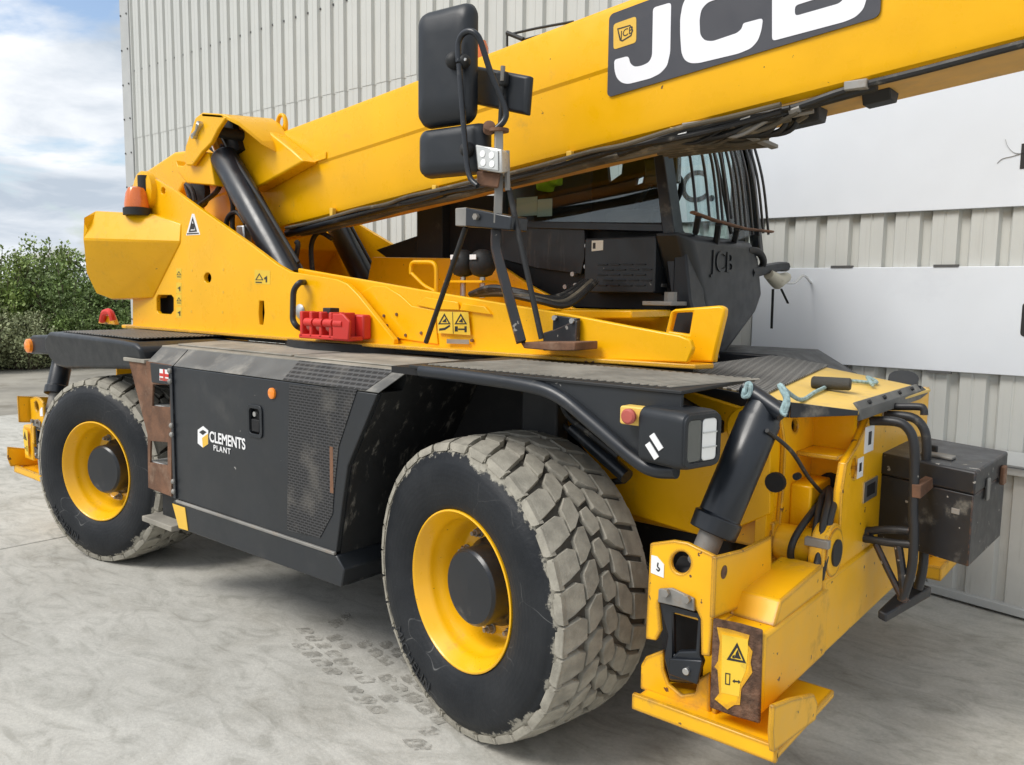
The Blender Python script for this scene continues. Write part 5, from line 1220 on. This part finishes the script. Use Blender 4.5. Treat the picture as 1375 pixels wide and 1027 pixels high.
# ---- mirrors and work lamp on a post bolted to the near side
ma = empty('mirror_post', (0, 0, 0), 0, crane)
YM = .43
def M5(a, b): return (540+a/3.95, b/3.95)
def mp_(a, b, y=YM): return P(*M5(a, b), y=y)
def mirror_head(pts, yc, depth, nm, tilt=0):
    """domed plastic back, flat glass on the far side"""
    ctr = Vector((sum(p[0] for p in pts)/len(pts), 0, sum(p[1] for p in pts)/len(pts)))
    def rg(k, y_): return [Vector((ctr.x+(p[0]-ctr.x)*k, y_+(p[0]-ctr.x)*tilt, ctr.z+(p[1]-ctr.z)*k)) for p in pts]
    e = empty(nm, (0, 0, 0), 0, crane)
    obj('shell', loft([rg(.55, yc-depth), rg(.80, yc-depth*.94), rg(.93, yc-depth*.70), rg(.985, yc-depth*.35), rg(1, yc), rg(.97, yc+.012)]), 'plastic_black', e, ang=50)
    obj('glass', loft([rg(.94, yc+.0125), rg(.94, yc+.016)]), 'chrome', e)
    return e
def rr_px(a0, a1, b0, b1, r, y=YM, skew=0):
    q0, q1 = mp_(a0, b0, y), mp_(a1, b1, y)
    return [(x_+skew*(z_-q1.z), z_) for x_, z_ in rrect(q0.x, q1.x, q1.z, q0.z, r, 6)]
mirror_head(rr_px(122, 386, 82, 650, .05), YM, .06, 'wing_mirror', .06)
mirror_head(rr_px(128, 458, 700, 918, .045), YM, .06, 'wide_angle_mirror', .06)
e = empty('rear_view_mirror', (0, 0, 0), 0, crane)
cr = [mp_(*c, .50) for c in ((392, 350), (685, 405), (668, 612), (385, 552))]
def inset(k): c0 = sum(cr, Vector())/4; return [c0+(p-c0)*k for p in cr]
obj('shell', loft([[p+Vector((0, -.012, 0)) for p in inset(.90)], [p for p in inset(1.0)], [p+Vector((0, .02, 0)) for p in inset(1.0)]]), 'plastic_black', e, .012, seg=3)
obj('clamp', box(mp_(530, 420, .47).x-.025, mp_(530, 420, .47).x+.025, .455, .49, mp_(530, 420, .47).z-.03, mp_(530, 420, .47).z+.03), 'black_matte', e, .01)
obj('stem', cyl(mp_(535, 350, .46), mp_(532, 430, .46), .010, 10), 'steel_dull', e)
obj('stem', cyl(mp_(532, 430, .47), mp_(520, 660, .46), .010, 10), 'black_matte', e)
obj('arm', tube(smooth_path([mp_(c[0], c[1], .335+.085*max(0, (c[0]-380)/165)) for c in ((300, 330), (298, 235), (318, 185), (355, 165), (392, 180), (420, 230), (470, 385), (545, 570), (543, 635), (500, 682))], 5), .0125, 12), 'black_paint', ma)
obj('arm', tube(smooth_path([mp_(*c, .335) for c in ((302, 340), (318, 560), (332, 740), (345, 880), (365, 950), (400, 985))], 5), .0115, 12), 'black_paint', ma)
def ball(c, r, nm, mt): return obj(nm, lathe([(r*(1-math.cos(i*math.pi/8)), r*math.sin(i*math.pi/8)) for i in range(9)], c-Vector((0, r, 0)), c+Vector((0, 9, 0)), 16), mt, ma)
ball(mp_(275, 322, .37), .036, 'ball_clamp', 'black_matte'); ball(mp_(325, 325, .36), .030, 'ball_clamp', 'black_matte'); ball(mp_(345, 792, .37), .032, 'ball_clamp', 'black_matte')
for a in (296, 338): c = mp_(a, 316, .33); obj('screw', cyl(c, c+Vector((0, -.006, 0)), .006, 8), 'steel', ma)
obj('post', tube([mp_(512, 690, .42), mp_(512, 1010, .42), P(668, 300, y=.42)], .024, 4), 'steel_dull', ma, .003)
obj('post_collar', lathe([(0, .042), (.012, .042)], mp_(512, 700, .42), mp_(512, 600, .42), 16), 'rust', ma)
obj('clamp_knob', lathe([(0, .026), (.03, .024), (.035, .01)], mp_(462, 690, .41), mp_(462, 650, .38), 14), 'rust', ma)
obj('post_strip', tube([mp_(555, 800, .42), mp_(560, 1010, .42)], .012, 6), 'steel_dull', ma)
wl = empty('work_lamp', (0, 0, 0), 0, crane)
lq = [mp_(*c, .36) for c in ((392, 768), (528, 792), (530, 918), (405, 900))]
lc = sum(lq, Vector())/4
def lin(k, dy): return [lc+(p-lc)*k+Vector((0, dy, 0)) for p in lq]
obj('housing', loft([lin(.75, .07), lin(1.0, .02), lin(1.0, 0)]), 'aluminium', wl, .008, seg=2)
obj('bezel', loft([lin(1.02, -.006), lin(1.02, .012)]), 'aluminium', wl, .006)
obj('lens', loft([lin(.84, -.0075), lin(.84, -.012)]), 'lamp_glass', wl, .004)
for fx_, fy_ in ((.32, .32), (.68, .32), (.32, .68), (.68, .68)):
    c = lq[3].lerp(lq[2], fx_).lerp(lq[0].lerp(lq[1], fx_), fy_)+Vector((0, -.0125, 0)); obj('led', cyl(c, c+Vector((0, -.002, 0)), .014, 12), 'lamp_white', wl)
obj('yoke', loft([[mp_(395, 905, .38), mp_(525, 915, .38), mp_(510, 1000, .38), mp_(400, 985, .38)], [mp_(395, 905, .43), mp_(525, 915, .43), mp_(510, 1000, .43), mp_(400, 985, .43)]]), 'rust', wl, .008)
def M4(a, b): return (380+a/3.125, 250+b/3.125)
bx = [P(*M4(*c), y=.40) for c in ((765, 88), (958, 125), (955, 185), (765, 168))]
obj('cross_bracket', loft([bx, [p+Vector((-.0, .11, 0)) for p in bx]]), 'black_paint', ma, .006)
bl = [P(*M4(*c), y=.40) for c in ((722, 92), (768, 88), (768, 168), (722, 166))]
obj('bracket_tube', loft([bl, [p+Vector((0, .11, 0)) for p in bl]]), 'steel_dull', ma, .004)
q = P(*M4(812, 128), y=.395); obj('bracket_bolt', cyl(q+Vector((0, .01, 0)), q-Vector((0, .012, 0)), .014, 6), 'steel_dull', ma)
obj('lower_post', tube(fillet([P(*M4(893, 180), y=.44), P(*M4(890, 255), y=.44), P(*M4(1000, 655), y=.44)], .05), .028, 4), 'black_worn', ma, .003)
obj('stay_rod', cyl(P(*M4(768, 170), y=.44), P(*M4(600, 655), y=.54), .012, 10), 'black_matte', ma)
obj('stay_rod', cyl(P(*M4(948, 10), y=.43), P(*M4(1085, 640), y=.46), .012, 10), 'black_matte', ma)
fq = [P(*M4(*c), y=.44) for c in ((995, 655), (1225, 655), (1225, 690), (1130, 690), (1010, 680))]
obj('foot_bar', loft([fq, [p+Vector((0, .16, 0)) for p in fq]]), 'rust', ma, .004)
fq = [P(*M4(*c), y=.58) for c in ((1090, 615), (1140, 600), (1232, 560), (1228, 690), (1090, 690))]
obj('foot_plate', loft([fq, [p+Vector((0, .03, 0)) for p in fq]]), 'black_worn', ma, .004)
fq = [P(*M4(*c), y=.585) for c in ((1132, 540), (1235, 555), (1210, 600), (1150, 610), (1130, 605))]
obj('clamp_plate', loft([fq, [p+Vector((0, .03, 0)) for p in fq]]), 'black_paint', ma, .004)
for c in ((1142, 552), (1215, 565)): q = P(*M4(*c), y=.58); obj('bolt', cyl(q, q-Vector((0, .01, 0)), .011, 8), 'steel', ma)

# ---- loose things lying on the machine
rp = empty('rope', (.98, .8, 1.33)); tag(rp, 'pale blue rope tied round the black ram bar and trailing over the front deck', 'rope')
def rope(pts): obj('strand', tube(smooth_path(pts, 6), .0075, 7), 'rope_blue', rp)
rope([P(u, v, y=.25) for u, v in ((1000, 528), (1003, 516), (1008, 517), (1006, 530), (998, 532), (1000, 522))])
rope([P(u, v, y=.24) for u, v in ((1054, 553), (1058, 540), (1056, 528), (1051, 520), (1047, 517), (1050, 524), (1055, 536), (1050, 552), (1056, 557))])
rope([P(1048, 518, y=.3), deck_pt(1.02, .62)+Vector((0, 0, .012)), deck_pt(.98, .90)+Vector((0, 0, .012)), deck_pt(.95, 1.30)+Vector((0, 0, .012)), deck_pt(1.04, 1.42)+Vector((0, 0, .012)), deck_pt(.98, 1.5)+Vector((0, 0, .02)), deck_pt(1.06, 1.3)+Vector((0, 0, .018))])
rf = tag(empty('rubber_roll', (.90, 1.2, 1.33)), 'dark grey roll of rubber matting lying on the pale yellow front deck', 'rubber mat')
a_, b_ = P(1090, 511, z=1.352), P(1143, 514, z=1.352)
rl = bmesh.new()
dr = (b_-a_).normalized(); sd_ = dr.cross(Vector((0, 0, 1))).normalized()
sec_ = []
for t in (0, .04, .96, 1):
    k = .8 if t in (0, 1) else 1
    sec_.append([a_.lerp(b_, t)+sd_*math.cos(j*math.pi/7)*.035*k+Vector((0, 0, math.sin(j*math.pi/7)*.024*k-.006)) for j in range(14)])
obj('roll', loft(sec_, rl), 'foam_roll', rf)
hv = tag(empty('hi_vis_jacket', (-.8, 1.6, 2.2)), 'bright yellow green hi vis jacket hung inside the cab window', 'jacket')
r4 = random.Random(9)
pl = [P(u, v, y=1.62) for u, v in ((718, 232), (730, 222), (742, 224), (750, 236), (748, 248), (738, 250), (734, 258), (722, 256))]
c0 = sum(pl, Vector())/len(pl)
obj('cloth', loft([[c0+(p-c0)*.5+Vector((0, -.03, 0)) for p in pl], [p+Vector((0, r4.uniform(-.02, .02), 0)) for p in pl], [c0+(p-c0)*.9+Vector((0, .06+r4.uniform(-.02, .02), 0)) for p in pl]]), 'hivis', hv, .01, seg=3)
obj('hanging_strap', tube([c0+Vector((0, .02, .02)), Vector((c0.x, 1.62, ZR))], .008, 6), 'hivis', hv)

# ---- dusty tread prints left on the concrete beside the front wheel
mat('print_dust', (.36, .345, .305), .9, var=.25, vscale=14)
_t = MATS['print_dust'].node_tree; _n = nn(_t, 'ShaderNodeTexNoise', Scale=22.0, Detail=6.0, Roughness=.7); _g = nn(_t, 'ShaderNodeNewGeometry'); _t.links.new(_g.outputs['Position'], _n.inputs['Vector'])
_r = nn(_t, 'ShaderNodeMapRange'); _r.inputs['From Min'].default_value = .42; _r.inputs['From Max'].default_value = .60; _r.inputs['To Max'].default_value = .85; _t.links.new(_n.outputs['Fac'], _r.inputs['Value']); _t.links.new(_r.outputs[0], _t.nodes['Principled BSDF'].inputs['Alpha'])
tpm = bmesh.new(); r6 = random.Random(21)
p0, p1 = P(425, 838, z=0), P(570, 950, z=0); dv = (p1-p0).normalized(); sv = Vector((-dv.y, dv.x, 0))
for i in range(13):
    for j in range(5):
        if r6.random() < (.45 if i < 5 else .28): continue
        c = p0+dv*(i*.105+(.05 if j % 2 else 0))+sv*((j-2)*.082); w_, h_ = r6.uniform(.036, .048), r6.uniform(.030, .040)
        sk_ = (.02, .012, 0, -.012, -.02)[j]
        vs_ = [tpm.verts.new((c+dv*(a*w_+sk_*b)+sv*(b*h_)).to_tuple()[:2]+(.0035,)) for a, b in ((-1, -.8), (-.2, -1), (.9, -.9), (1, .5), (.3, 1), (-.9, .8))]
        tpm.faces.new(vs_)
o = obj('tyre_prints', tpm, 'print_dust'); tag(o, 'patchy dark tread prints pressed in the dust beside the front tyre', 'tyre prints', kind='stuff')
